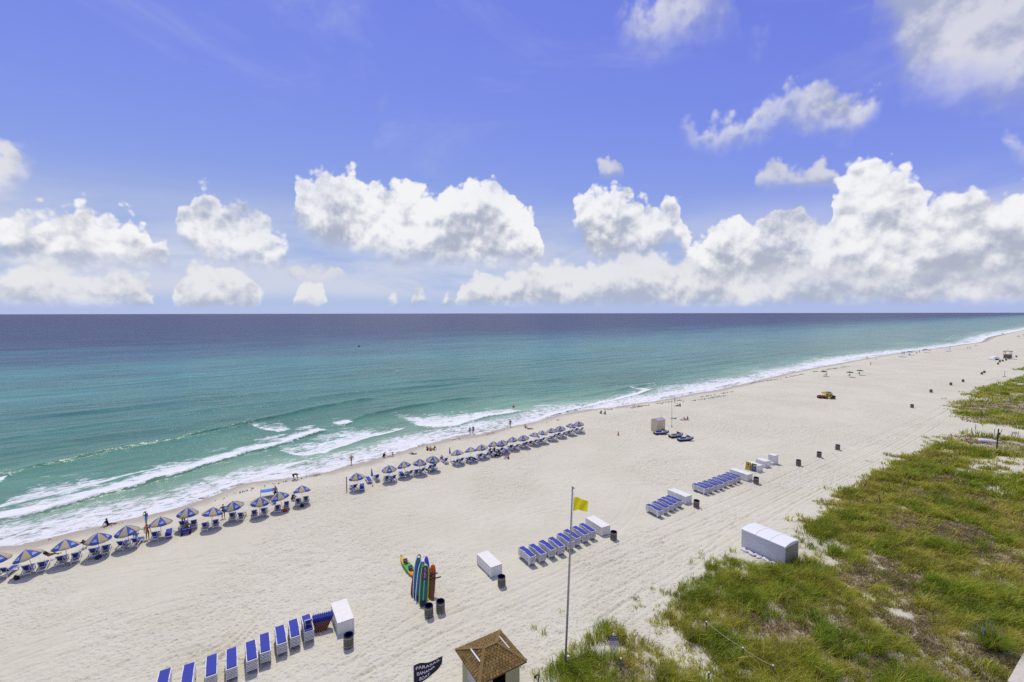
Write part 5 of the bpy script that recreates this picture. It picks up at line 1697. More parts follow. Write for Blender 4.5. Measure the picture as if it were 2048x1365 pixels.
# shed
P = Vector(at(SHED))
r = root('shed', P, math.radians(33), 'beige plank shed with a low pitched roof behind the jet skis', 'shed')
bw, bd, bh = 2.35, 1.6, 2.35
for sx, sy, ln, an in ((0, -bd / 2, bw, 0), (0, bd / 2, bw, 0), (-bw / 2, 0, bd, 1), (bw / 2, 0, bd, 1)):
    n = int(round(ln / .30))
    for k in range(n):
        bm = bmesh.new()
        o_ = -ln / 2 + (k + .5) * ln / n
        if an:
            box(bm, (sx, o_, bh / 2), (.04 + .006 * (k % 2), ln / n - .012, bh))
        else:
            box(bm, (o_, sy, bh / 2), (ln / n - .012, .04 + .006 * (k % 2), bh))
        link('plank', mesh_of(bm, 'shed plank', BEIGE), r)
bm = bmesh.new()
for sgn in (-1, 1):
    ln = math.hypot(bd / 2 + .08, .32)
    an = math.atan2(.32, bd / 2 + .08)
    box(bm, (0, sgn * (bd / 4 + .02), bh + .17), (bw + .12, ln, .03), Matrix.Rotation(-sgn * an, 3, 'X'))
rf = link('roof', mesh_of(bm, 'shed roof', plain('grey roofing', (.38, .39, .40), .6)), r)
bm = bmesh.new()
tube(bm, [(bw / 2 - .1, .1, bh + .2), (bw / 2 - .1, .1, bh + .95)], .02, 6)
link('vent_pipe', mesh_of(bm, 'vent pipe', STEEL), rf)
bm = bmesh.new()
for x in (-bw / 2 + .05, bw / 2 - .05):
    prism(bm, [(-bd / 2, bh), (bd / 2, bh), (0, bh + .30)], -.02, .02)
    for v in bm.verts[-6:]:
        v.co = Vector((v.co.y + x, v.co.x, v.co.z))
    bm.verts.ensure_lookup_table()
link('gable', mesh_of(bm, 'shed gables', BEIGE), r)
bm = bmesh.new()
box(bm, (-bw / 2 - .045, .2, 1.2), (.04, .07, .07))
link('latch', mesh_of(bm, 'shed latch', DARK), r)
P = Vector(at(TALLPOLE))
r = root('antenna_pole', P, 0, 'thin tall grey pole standing right of the beige shed', 'pole')
bm = bmesh.new()
tube(bm, [(0, 0, -.3), (-.03, 0, 3.2), (-.12, 0, 6.4)], [.05, .04, .022], 8)
link('shaft', mesh_of(bm, 'thin pole', STEEL), r)
bm = bmesh.new()
tube(bm, [(0, 0, 0), (0, 0, .35)], .09, 8)
link('sleeve', mesh_of(bm, 'pole sleeve', DARK), r)
P = Vector(at(CONE))
r = root('traffic_cone', P, 0, 'orange traffic cone alone on the sand left of the shed', 'traffic cone')
CON = plain('orange cone', (.55, .10, .02), .5)
bm = bmesh.new()
box(bm, (0, 0, .03), (.42, .42, .05), bevel=.01)
link('base', mesh_of(bm, 'cone base', CON), r)
bm = bmesh.new()
tube(bm, [(0, 0, .05), (0, 0, .85)], [.17, .035], 12)
link('body', mesh_of(bm, 'cone body', CON, True), r)
P = Vector(at(POST))
r = root('marker_post', P, 0, 'tall brown wooden post left of the right-hand umbrella row', 'post')
bm = bmesh.new()
tube(bm, [(0, 0, -.3), (.01, 0, 1.9)], [.065, .06], 8)
link('shaft', mesh_of(bm, 'wood post', WOOD), r)
bm = bmesh.new()
tube(bm, [(.01, 0, 1.9), (.01, 0, 1.95)], [.075, .06], 8)
link('cap', mesh_of(bm, 'post cap', plain('tan post cap', (.40, .30, .16), .8)), r)

# buggy (faces right) and its trailer
def wheel(parent, c, rad, wd, rimmat, name='wheel'):
    bm = bmesh.new()
    prof = [(rad * .55, -wd / 2), (rad * .92, -wd / 2), (rad, -wd * .3), (rad, wd * .3), (rad * .92, wd / 2), (rad * .55, wd / 2)]
    loft(bm, [[(q * math.cos(a), y, q * math.sin(a)) for q, y in prof] for a in np.linspace(0, 2 * math.pi, 19)], closed=True, cap=False)
    o = link(name, mesh_of(bm, 'tyre', RUBBER, True), parent)
    o.location = c
    bm = bmesh.new()
    tube(bm, [(0, -wd * .42, 0), (0, wd * .42, 0)], rad * .56, 10)
    link('rim', mesh_of(bm, 'rim', rimmat), o)


P = Vector(at(UTV))
bg = root('beach_buggy', P, math.radians(-8), 'yellow and black beach buggy with roll cage on open sand', 'vehicle')
BYEL = plain('yellow body panel', (.55, .33, .02), .35)
BRZ = plain('bronze rim', (.22, .14, .06), .4, metal=.5)
for x in (-.85, 1.05):
    for y in (-.68, .68):
        wheel(bg, (x, y, .36), .36, .26, BRZ)
bm = bmesh.new()
box(bm, (.05, 0, .48), (2.6, 1.0, .16), bevel=.03)
link('chassis', mesh_of(bm, 'chassis', DARK), bg)
bm = bmesh.new()
loft(bm, [[(x, -w, .55), (x, -w, z), (x, w, z), (x, w, .55)] for x, w, z in ((.55, .6, 1.05), (1.0, .62, 1.0), (1.5, .55, .86), (1.62, .45, .7))])
link('hood', mesh_of(bm, 'hood', DARK), bg)
for sy in (-1, 1):
    bm = bmesh.new()
    box(bm, (.05, sy * .62, .75), (1.0, .05, .45), bevel=.02)
    link('door', mesh_of(bm, 'door', BYEL), bg)
bm = bmesh.new()
box(bm, (-.95, 0, .82), (1.0, 1.3, .40), bevel=.04)
link('bed', mesh_of(bm, 'cargo bed', BYEL), bg)
for sy in (-1, 1):
    bm = bmesh.new()
    tube(bm, [(.62, sy * .6, 1.0), (.30, sy * .58, 1.78), (-.42, sy * .58, 1.80), (-.5, sy * .6, .9)], .03, 6)
    link('roll_bar', mesh_of(bm, 'roll bar', DARK), bg)
    bm = bmesh.new()
    box(bm, (-.15, sy * .28, .78), (.45, .42, .16), bevel=.04)
    box(bm, (-.40, sy * .28, 1.10), (.14, .42, .55), bevel=.04)
    link('seat', mesh_of(bm, 'buggy seat', DARK), bg)
bm = bmesh.new()
box(bm, (-.05, 0, 1.83), (1.05, 1.3, .05), bevel=.015)
link('roof', mesh_of(bm, 'buggy roof', plain('purple black roof', (.03, .02, .05), .5)), bg)
r = root('rescue_board', P + Vector((-.75, -.0, 1.52)), math.radians(-8), 'long yellow rescue board carried on the buggy', 'board')
r.rotation_euler = (0, math.radians(-82), math.radians(-8))
RY = plain('acid yellow board', (.62, .62, .02), .35)
stamp(board_meshes(3.0, .55, .12, RY, RY, WHT, None), r)
r.location = P + Vector((.9, -.35, 1.32))
P2 = Vector(at(TRAILER))
tr_ = root('red_trailer', P2, math.radians(-8), 'low red trailer hitched behind the yellow buggy', 'trailer')
for x in (-.55, .45):
    for y in (-.55, .55):
        wheel(tr_, (x, y, .27), .27, .2, DARK)
RED = plain('red trailer paint', (.42, .05, .025), .4)
bm = bmesh.new()
box(bm, (0, 0, .48), (1.7, 1.0, .14), bevel=.02)
link('deck', mesh_of(bm, 'trailer deck', RED), tr_)
for sy in (-1, 1):
    bm = bmesh.new()
    box(bm, (0, sy * .48, .64), (1.7, .04, .18))
    link('rail', mesh_of(bm, 'trailer rail', RED), tr_)
bm = bmesh.new()
box(bm, (-.3, 0, .72), (.7, .6, .34), bevel=.06)
link('load', mesh_of(bm, 'trailer load', DARK), tr_)
bm = bmesh.new()
tube(bm, [(.8, 0, .48), (1.35, 0, .45)], .03, 6)
link('drawbar', mesh_of(bm, 'drawbar', DARK), tr_)

# folding wagon, tent, far kiosk and boats
P = Vector(at(WAGON))
r = root('folding_wagon', P, math.radians(35), 'blue folding wagon with pull handle below the seventh umbrella', 'wagon')
WB = plain('wagon blue cloth', (.03, .035, .30), .8)
bm = bmesh.new()
for c, s in (((0, -.26, .45), (.9, .03, .32)), ((0, .26, .45), (.9, .03, .32)), ((-.45, 0, .45), (.03, .52, .32)), ((.45, 0, .45), (.03, .52, .32)), ((0, 0, .30), (.88, .5, .03))):
    box(bm, c, s)
link('tub', mesh_of(bm, 'wagon tub', WB), r)
for x in (-.36, .36):
    for y in (-.29, .29):
        wheel(r, (x, y, .13), .13, .07, DARK)
bm = bmesh.new()
tube(bm, [(-.45, 0, .3), (-1.05, 0, .62)], .018, 6)
tube(bm, [(-1.05, -.1, .62), (-1.05, .1, .62)], .018, 6)
link('handle', mesh_of(bm, 'wagon handle', DARK), r)
bm = bmesh.new()
for k in range(4):
    ball(bm, (-.25 + .18 * k, .05 * (-1) ** k, .52), (.12, .14, .09), 1)
link('load', mesh_of(bm, 'wagon load', plain('mixed towels', (.35, .33, .40), .9, var=.5)), r)
P = Vector(at(TENT))
TB = plain('bright blue shade cloth', (.05, .20, .62), .7, var=.05)


def shade(name, P, rz, w, d, h, label, cat='tent'):
    r = root(name, P, rz, label, cat)
    bm = bmesh.new()
    cloth(bm, lambda s, t: Vector(((s - .5) * w, (t - .5) * d, h - (.75 * h) * abs(t - .35) ** 1.4 - .06 * math.sin(math.pi * s))), 10, 10)
    link('canopy', mesh_of(bm, 'shade canopy', TB, True), r)
    for sx in (-.5, .5):
        for t in (0, .35, 1):
            bm = bmesh.new()
            z = h - .75 * h * abs(t - .35) ** 1.4
            tube(bm, [(sx * w, (t - .5) * d, -.1), (sx * w, (t - .5) * d, z)], .015, 5)
            link('pole', mesh_of(bm, 'shade pole', STEEL), r)
    return r


shade('sun_shelter', P, math.radians(30), 1.9, 1.7, 1.2, 'bright blue beach shade behind the ninth umbrella')
shade('beach_tent', Vector(at(FARTENT)), math.radians(40), 3.2, 2.6, 2.3, 'light blue cabana tent at the left of the far group')
shade('beach_tent', Vector(at(FARCABANA)), math.radians(40), 3.2, 2.4, 1.6, 'small light blue dome tent beyond the far group')
P = Vector(at(NOODLE))
r = root('foam_noodle', P + Vector((.1, 0, .62)), .4, 'lime green foam noodle lying across the fifth umbrella loungers', 'noodle')
bm = bmesh.new()
tube(bm, [(-.7, 0, .0), (-.35, 0, .28), (.1, 0, .34), (.6, 0, .16), (.8, 0, -.1)], .05, 8)
link('tube', mesh_of(bm, 'noodle', plain('lime foam', (.42, .62, .05), .8), True), r)
# lifeguard kiosk far right
P = Vector(at(KIOSK))
r = root('lifeguard_kiosk', P, math.radians(30), 'distant brown wooden kiosk with a flat roof', 'kiosk')
BRN = plain('brown kiosk boards', (.17, .135, .085), .85, var=.2)
bm = bmesh.new()
box(bm, (0, 0, 1.3), (3.0, 2.4, 1.9), bevel=.02)
link('cabin', mesh_of(bm, 'kiosk cabin', BRN), r)
for x in (-1.4, 1.4):
    for y in (-1.1, 1.1):
        bm = bmesh.new()
        box(bm, (x, y, 1.95), (.16, .16, 3.9))
        link('post', mesh_of(bm, 'kiosk post', BRN), r)
bm = bmesh.new()
box(bm, (0, 0, 3.95), (3.6, 3.0, .30), bevel=.03)
link('roof', mesh_of(bm, 'kiosk roof', plain('grey kiosk roof', (.30, .28, .24), .8)), r)
bm = bmesh.new()
box(bm, (0, -1.6, 1.0), (3.0, .9, .10))
link('ramp', mesh_of(bm, 'kiosk deck', BRN), r)
# pale catamaran hulls pulled up beside it
P = Vector(at(BOATS))
r = root('catamaran', P, math.radians(70), 'distant pale catamaran hulls drawn up left of the kiosk', 'boat')
for sy, nm in ((-1.1, 'hull'), (1.1, 'hull')):
    bm = bmesh.new()
    loft(bm, [[(x, sy - w, .55), (x, sy - w * .7, .15 + k), (x, sy, k), (x, sy + w * .7, .15 + k), (x, sy + w, .55), (x, sy, .75 + k * .4)] for x, w, k in
              [((t - .5) * 6.0, .38 * max(.08, math.sin(math.pi * min(1, t + .06))) ** .6, .4 * max(0, t - .7) / .3) for t in np.linspace(0, 1, 12)]])
    link(nm, mesh_of(bm, 'boat hull', PAINT, True), r)
bm = bmesh.new()
box(bm, (-.2, 0, .82), (2.6, 2.2, .06))
link('trampoline', mesh_of(bm, 'trampoline', plain('pale deck cloth', (.55, .57, .62), .7)), r)
for x in (-1.4, 1.0):
    bm = bmesh.new()
    tube(bm, [(x, -1.2, .8), (x, 1.2, .8)], .06, 6)
    link('beam', mesh_of(bm, 'boat beam', STEEL), r)
bm = bmesh.new()
secs = []
for x, h in ((-2.0, .9), (-1.7, 1.7), (0, 1.95), (1.6, 1.6), (2.1, .85)):
    secs.append([(x, -1.3, .75), (x, -.9, h * .85), (x, 0, h), (x, .9, h * .85), (x, 1.3, .75)])
loft(bm, secs)
link('boat_cover', mesh_of(bm, 'boat cover', TARP), r)
P = Vector(at(TEE))
r = root('sign_post', P, math.radians(20), 'lone post on a plank foot near the far dunes', 'post')
bm = bmesh.new()
tube(bm, [(0, 0, 0), (0, 0, 2.1)], .06, 6)
link('shaft', mesh_of(bm, 'tee shaft', WOOD), r)
bm = bmesh.new()
box(bm, (0, 0, .06), (1.9, .3, .12))
link('foot', mesh_of(bm, 'tee foot', WOOD), r)
bm = bmesh.new()
box(bm, (0, -.05, 1.95), (.3, .05, .3))
link('plate', mesh_of(bm, 'tee plate', DARK), r)


def hull(A, B, wd, label):
    A, B = Vector(at(A)), Vector(at(B))
    d = B - A
    L = d.length
    r = root('overturned_dinghy', (A + B) / 2, math.atan2(d.y, d.x), label, 'boat', 'white hulls in the dunes')
    bm = bmesh.new()
    secs = []
    for t in np.linspace(0, 1, 13):
        w = wd * max(.12, math.sin(math.pi * min(1, t * .8 + .2))) ** .5
        h = .62 * max(.25, math.sin(math.pi * min(1, t * .7 + .25))) ** .6
        secs.append([((t - .5) * L, w, 0), ((t - .5) * L, w * .85, h * .6), ((t - .5) * L, w * .35, h), ((t - .5) * L, -w * .35, h), ((t - .5) * L, -w * .85, h * .6), ((t - .5) * L, -w, 0)])
    loft(bm, secs)
    h_ = link('hull', mesh_of(bm, 'dinghy hull', PAINT, True), r)
    bm = bmesh.new()
    box(bm, (0, 0, .64), (L * .8, .06, .05))
    link('keel', mesh_of(bm, 'dinghy keel', plain('grey keel', (.45, .45, .46), .6)), r)


hull(HULLA, HULLB, .45, 'long white overturned hull among the dune fence posts')
hull(HULLC, (HULLC[0] + 5.0, HULLC[1] - 1.0), .6, 'white overturned hull at the right edge, far dunes')
P = Vector(at(DARKPOST))
r = root('utility_post', P, 0, 'tall dark wooden post beside the long white hull', 'post')
bm = bmesh.new()
tube(bm, [(0, 0, -.3), (.12, 0, 3.5)], [.10, .09], 8)
link('shaft', mesh_of(bm, 'dark shaft', plain('black wood', (.035, .03, .028), .85)), r)
bm = bmesh.new()
box(bm, (.1, -.1, 2.7), (.3, .2, .4), bevel=.02)
link('meter_box', mesh_of(bm, 'meter box', DARK), r)
P = Vector(at(WHITESIGN))
r = root('white_sign', P, math.radians(-10), 'small white sign board right of the tall dark post', 'sign')
bm = bmesh.new()
box(bm, (0, 0, .75), (.9, .06, .5), bevel=.01)
link('board', mesh_of(bm, 'white sign board', PAINT), r)
for x in (-.3, .3):
    bm = bmesh.new()
    box(bm, (x, .05, .35), (.07, .05, .9))
    link('post', mesh_of(bm, 'sign leg', WOOD), r)
# beach fence posts, ribbons, ropes
bm = bmesh.new()
tube(bm, [(0, 0, -.3), (0, 0, .6), (.01, .0, 1.2)], [.055, .05, .045], 7)
fpm = mesh_of(bm, 'fence post', WOOD)
bm = bmesh.new()
tube(bm, [(.01, 0, 1.2), (.01, 0, 1.23)], [.05, .03], 7)
fpc = mesh_of(bm, 'fence post cap', GREYW)
for i, p in enumerate(FENCE):
    thing('fence_post', [('shaft', fpm, None, []), ('tip', fpc, None, [])], at(p), 0, f'leaning dune fence post, {ORD[i] if i < len(ORD) else "last"} from the near end of the dune fence', 'fence post', 'dune fence posts',
          rot=(math.radians(random.uniform(-14, 14)), math.radians(random.uniform(-16, 16)), random.uniform(0, 6)))
ORG = plain('orange ribbon', (.65, .09, .015), .7)
rl = ['orange ribbon stake left of the leaning fence posts', 'orange ribbon stake between the leaning fence posts', 'orange ribbon stake low in the near dune grass', 'orange ribbon stake left of the white hull']
for i, p in enumerate(RIBBON):
    r = root('ribbon_stake', at(p), random.uniform(0, 3), rl[i], 'stake', 'orange ribbon stakes')
    bm = bmesh.new()
    tube(bm, [(0, 0, -.1), (0, 0, .95)], .018, 6)
    link('stake', mesh_of(bm, 'stake', WOOD), r)
    bm = bmesh.new()
    cloth(bm, lambda s, t: Vector((.02 + .28 * s, .06 * math.sin(6 * s), .95 - .28 * t - .15 * s)), 6, 3)
    link('ribbon', mesh_of(bm, 'ribbon', ORG), r)
ROPE = plain('pale rope', (.58, .55, .46), .9)


def rope(A, B, sag, label):
    A, B = Vector(A), Vector(B)
    bm = bmesh.new()
    tube(bm, [A.lerp(B, t) - Vector((0, 0, sag * 4 * t * (1 - t))) for t in np.linspace(0, 1, 10)], .010, 5)
    me = mesh_of(bm, 'rope', ROPE)
    me.transform(Matrix.Translation(-A))
    o = link('rope', me)
    o.location = A
    tag(o, label, 'rope', 'dune fence ropes')


rope((*FENCE[12], 1.3), (*FENCE[11], 1.15), .1, 'sagging rope between fence posts left of the white hull')
rope((*FENCE[11], 1.15), (*FENCE[10], 1.1), .15, 'sagging rope at the bend of the dune fence')
rope((*FENCE[10], 1.1), (*FENCE[8], .9), .3, 'long sagging rope at the near end of the dune fence bend')
bm = bmesh.new()
tube(bm, [(0, 0, -.2), (0, 0, .85)], .06, 8)
rpm = mesh_of(bm, 'rope post', GREYW)
bm = bmesh.new()
tube(bm, [(0, 0, .85), (0, 0, .90), (0, 0, .92)], [.065, .06, .03], 8)
rpc = mesh_of(bm, 'rope post cap', plain('white post cap', (.7, .7, .68), .5))
pl = ['rope post with white cap right of the sandy path, upper one', 'rope post with white cap right of the sandy path, lower one', 'rope post with white cap below the blue sign', 'rope post at the bottom edge beside the sandy path',
      'rope post at the bottom edge right of the path']
for i, p in enumerate(ROPEPOSTS):
    thing('rope_post', [('shaft', rpm, None, []), ('cap', rpc, None, [])], at(p), 0, pl[i], 'post', 'path rope posts')
rp_ = [Vector(at(p, .84)) for p in ROPEPOSTS]
rope(rp_[0], rp_[1], .08, 'rope between the two white-capped posts right of the path')
rope(rp_[1], rp_[4], .08, 'rope running off the bottom edge right of the path')
# buoys
BU = [((.55, .08, .02), 'small red buoy just off the surf'), ((.60, .42, .02), 'small yellow buoy floating right of the red one'), ((.75, .75, .72), 'small white buoy far out on the green water'), ((.10, .05, .05), 'dark buoy far out at the edge of the blue water')]
for (p, (c, lb)) in zip(BUOYS, BU):
    r = root('buoy', (p[0], p[1], SEA + .1), 0, lb, 'buoy', 'buoys')
    k = .3 * max(1, p[1] / 110)
    bm = bmesh.new()
    ball(bm, (0, 0, 0), (k, k, k * .8), 2)
    link('float', mesh_of(bm, 'buoy float', plain('buoy ' + lb[:12], c, .4), True), r)
    bm = bmesh.new()
    tube(bm, [(0, 0, k * .7), (0, 0, k * 1.4)], k * .15, 6)
    link('eye', mesh_of(bm, 'buoy eye', DARK), r)
# concrete ledge in the corner
A, B = Vector((*LEDGE[0], 0)), Vector((*LEDGE[1], 0))
d = B - A
r = root('concrete_ledge', A.lerp(B, .5) + Vector((1.0, -.4, gz(A))), math.atan2(d.y, d.x), 'pale concrete ledge at the bottom right corner', 'ledge')
bm = bmesh.new()
box(bm, (0, 0, .2), (d.length + 1.5, 1.9, .7), bevel=.03)
link('block', mesh_of(bm, 'ledge block', plain('pale concrete', (.48, .44, .36), .85, var=.15, bump=.3)), r)
bm = bmesh.new()
box(bm, (0, .1, .58), (d.length + 1.6, 2.0, .07), bevel=.015)
link('coping', mesh_of(bm, 'ledge coping', plain('coping', (.58, .54, .46), .85, var=.1)), r)
# big arching grass clump with dead pale spikes
P = Vector(at(SPIKE))
r = root('grass_clump', P, 0, 'large arching green grass clump with pale dead spikes', 'plant')
n_ = 900
a_ = rng.uniform(0, 2 * math.pi, n_)
r_ = np.sqrt(rng.random(n_)) * .5
me = blades_mesh('arching blades', r_ * np.cos(a_), r_ * np.sin(a_), np.zeros(n_), rng.uniform(.8, 1.45, n_), rng.uniform(.02, .035, n_), rng.uniform(.25, 1.0, n_), a_, rng.uniform(.2, .7, n_), np.clip(rng.normal(.16, .12, n_), 0, 1), rng.uniform(.7, 1.3, n_))
link('leaves', me, r, GRASS_MAT)
for k in range(11):
    bm = bmesh.new()
    x, y = rng.uniform(-.9, .9), rng.uniform(.2, .9)
    tube(bm, [(x, y, 0), (x + rng.uniform(-.1, .1), y, .7), (x + rng.uniform(-.25, .25), y + .05, rng.uniform(1.3, 1.75))], [.03, .025, .006], 5)
    link('spike', mesh_of(bm, 'dead spike', plain('bleached spike', (.42, .40, .34), .9)), r)
# ------------------------------------------------------------------ people
SKIN = [plain(f'skin {i}', c, .55, var=.06) for i, c in enumerate([(.42, .24, .15), (.50, .30, .20), (.30, .16, .09), (.20, .10, .06)])]
HAIR = [plain(f'hair {i}', c, .7) for i, c in enumerate([(.02, .014, .01), (.08, .045, .02), (.25, .16, .07), (.30, .28, .25)])]
CLO = {k: plain('cloth ' + k, c, .85, var=.12, scale=6.0) for k, c in dict(
    black=(.012, .012, .015), grey=(.17, .17, .19), orange=(.55, .11, .02), red=(.42, .03, .03), blue=(.04, .10, .36), navy=(.02, .03, .12), white=(.68, .68, .70), teal=(.03, .25, .24),
    olive=(.12, .11, .04), pink=(.55, .16, .20), yellow=(.55, .40, .03), tan=(.36, .26, .14), lightblue=(.12, .30, .55), green=(.05, .25, .08)).items()}


def lerp(a, b, t):
    return Vector(a).lerp(Vector(b), t)


def pose(kind, k):
    """joint positions for a 1.72 m adult, facing +y; k varies the pose a little"""
    J = {}
    s = 1 if k % 2 else -1
    if kind in ('stand', 'walk', 'hips', 'look'):
        J['hip'], J['chest'], J['neck'], J['head'] = (0, 0, .93), (0, .01, 1.28), (0, .02, 1.46), (0, .05, 1.60)
        sp = .22 if kind == 'walk' else .04
        for sd, q in ((-1, 1), (1, -1)):
            f = sp * q * s
            J[f'hipj{sd}'] = (.095 * sd, 0, .90)
            J[f'kn{sd}'] = (.11 * sd, f * .6 + .02, .50)
            J[f'an{sd}'] = (.12 * sd, f * 1.15 - (.05 if kind == 'walk' and f < 0 else 0), .08 + (.05 if kind == 'walk' and f < 0 else 0))
            J[f'to{sd}'] = (.14 * sd, f * 1.15 + .19, .03)
            J[f'sh{sd}'] = (.195 * sd, 0, 1.41)
            if kind == 'hips':
                J[f'el{sd}'], J[f'ha{sd}'] = (.38 * sd, -.06, 1.17), (.20 * sd, .10, 1.0)
            elif kind == 'look' and sd == s:
                J[f'el{sd}'], J[f'ha{sd}'] = (.30 * sd, .16, 1.30), (.12 * sd, .20, 1.56)
            else:
                J[f'el{sd}'], J[f'ha{sd}'] = (.27 * sd, -f * .4 - .02, 1.13), (.29 * sd, -f * .9 + .07, .87)
    elif kind == 'bend':
        J['hip'], J['chest'], J['neck'], J['head'] = (0, -.12, .88), (0, .26, .98), (0, .42, .93), (0, .55, .85)
        for sd in (-1, 1):
            J[f'hipj{sd}'], J[f'kn{sd}'], J[f'an{sd}'], J[f'to{sd}'] = (.1 * sd, -.1, .85), (.13 * sd, .02, .47), (.14 * sd, -.06, .08), (.15 * sd, .14, .03)
            J[f'sh{sd}'], J[f'el{sd}'], J[f'ha{sd}'] = (.19 * sd, .36, .92), (.21 * sd, .42, .64), (.17 * sd, .5, .40)
    elif kind == 'crouch':
        J['hip'], J['chest'], J['neck'], J['head'] = (0, -.1, .30), (0, .08, .62), (0, .2, .78), (0, .29, .90)
        for sd in (-1, 1):
            J[f'hipj{sd}'], J[f'kn{sd}'], J[f'an{sd}'], J[f'to{sd}'] = (.1 * sd, -.05, .29), (.2 * sd, .3, .48), (.16 * sd, .08, .08), (.18 * sd, .27, .03)
            J[f'sh{sd}'], J[f'el{sd}'], J[f'ha{sd}'] = (.19 * sd, .12, .73), (.26 * sd, .32, .55), (.16 * sd, .5, .34)
    elif kind in ('sit', 'prop'):
        back = -.16 if kind == 'prop' else .05
        J['hip'], J['chest'], J['neck'], J['head'] = (0, 0, .13), (0, back * .7, .46), (0, back, .63), (0, back + .05, .77)
        for sd in (-1, 1):
            kz = .30 if (sd == s or kind == 'sit') else .14
            J[f'hipj{sd}'], J[f'kn{sd}'], J[f'an{sd}'], J[f'to{sd}'] = (.1 * sd, .04, .13), (.15 * sd, .42, kz), (.14 * sd, .78 - .1 * kz, .08), (.15 * sd, .86, .16)
            if kind == 'prop':
                J[f'sh{sd}'], J[f'el{sd}'], J[f'ha{sd}'] = (.19 * sd, back, .58), (.27 * sd, back - .16, .33), (.29 * sd, back - .22, .06)
            else:
                J[f'sh{sd}'], J[f'el{sd}'], J[f'ha{sd}'] = (.19 * sd, back, .58), (.27 * sd, .2, .40), (.14 * sd, .40, .36)
    elif kind == 'lie':
        J['hip'], J['chest'], J['neck'], J['head'] = (0, 0, .12), (0, -.38, .15), (0, -.56, .18), (0, -.70, .20)
        for sd in (-1, 1):
            kz = .34 if sd == s else .12
            J[f'hipj{sd}'], J[f'kn{sd}'], J[f'an{sd}'], J[f'to{sd}'] = (.1 * sd, .05, .11), (.13 * sd, .42, kz), (.13 * sd, .80 - .4 * (kz - .12), .08), (.14 * sd, .88 - .4 * (kz - .12), .17)
            J[f'sh{sd}'], J[f'el{sd}'], J[f'ha{sd}'] = (.19 * sd, -.5, .15), (.33 * sd, -.3, .09), (.36 * sd, -.04, .07)
    elif kind == 'lounge':     # back against a raised lounger
        J['hip'], J['chest'], J['neck'], J['head'] = (0, -.05, .50), (0, -.30, .78), (0, -.42, .92), (0, -.48, 1.05)
        for sd in (-1, 1):
            kz = .70 if sd == s else .48
            J[f'hipj{sd}'], J[f'kn{sd}'], J[f'an{sd}'], J[f'to{sd}'] = (.1 * sd, 0, .49), (.12 * sd, .38, kz), (.12 * sd, .76 - .5 * (kz - .48), .44), (.13 * sd, .84 - .5 * (kz - .48), .53)
            J[f'sh{sd}'], J[f'el{sd}'], J[f'ha{sd}'] = (.19 * sd, -.38, .86), (.28 * sd, -.20, .66), (.24 * sd, .05, .56)
    return {a: Vector(b) for a, b in J.items()}


def person_caps(kind, k, top, bottom, female):
    J = pose(kind, k)
    C = []                                     # (a, b, ra, rb, region)
    wa = .86 if female else 1.0
    C.append((J['hip'], lerp(J['hip'], J['chest'], .5), .145, .125 * wa, 'low' if bottom != 'bare' else 'skin'))
    C.append((lerp(J['hip'], J['chest'], .45), J['chest'], .125 * wa, .15 * wa, 'top'))
    for sd in (-1, 1):
        C.append((J['chest'], J[f'sh{sd}'], .13 * wa, .075, 'top'))
        C.append((J[f'hipj{sd}'], lerp(J[f'hipj{sd}'], J[f'kn{sd}'], .55), .098, .082, 'low'))
        C.append((lerp(J[f'hipj{sd}'], J[f'kn{sd}'], .5), J[f'kn{sd}'], .078, .058, 'low' if bottom in ('navy_long', 'black_long') else 'skin'))
        m_ = lerp(J[f'kn{sd}'], J[f'an{sd}'], .35)
        C.append((J[f'kn{sd}'], m_, .056, .060, 'skin'))
        C.append((m_, J[f'an{sd}'], .058, .038, 'skin'))
        C.append((J[f'an{sd}'], J[f'to{sd}'], .040, .028, 'skin'))
        C.append((J[f'sh{sd}'], lerp(J[f'sh{sd}'], J[f'el{sd}'], .5), .062, .052, 'top'))
        C.append((lerp(J[f'sh{sd}'], J[f'el{sd}'], .45), J[f'el{sd}'], .050, .042, 'skin'))
        C.append((J[f'el{sd}'], J[f'ha{sd}'], .042, .030, 'skin'))
        d = (J[f'ha{sd}'] - J[f'el{sd}']).normalized()
        side_ = d.cross(Vector((0, 1, .2))).normalized()
        palm = J[f'ha{sd}'] + d * .07
        C.append((J[f'ha{sd}'], palm, .034, .036, 'skin'))
        nrm = d.cross(side_).normalized()
        for q, ln in ((-.030, .060), (-.010, .078), (.011, .072), (.031, .056)):
            b0 = palm + side_ * q
            C.append((b0, b0 + d * ln * .55 + nrm * .008, .0125, .0115, 'skin'))
            C.append((b0 + d * ln * .55 + nrm * .008, b0 + d * ln + nrm * .028, .0115, .0095, 'skin'))
        C.append((J[f'ha{sd}'] + d * .02 - side_ * .03, palm - side_ * .068 + d * .012, .014, .011, 'skin'))
    C.append((J['neck'] - (J['neck'] - J['chest']) * .3, J['head'] - (J['head'] - J['neck']) * .4, .062, .055, 'skin'))
    return J, C


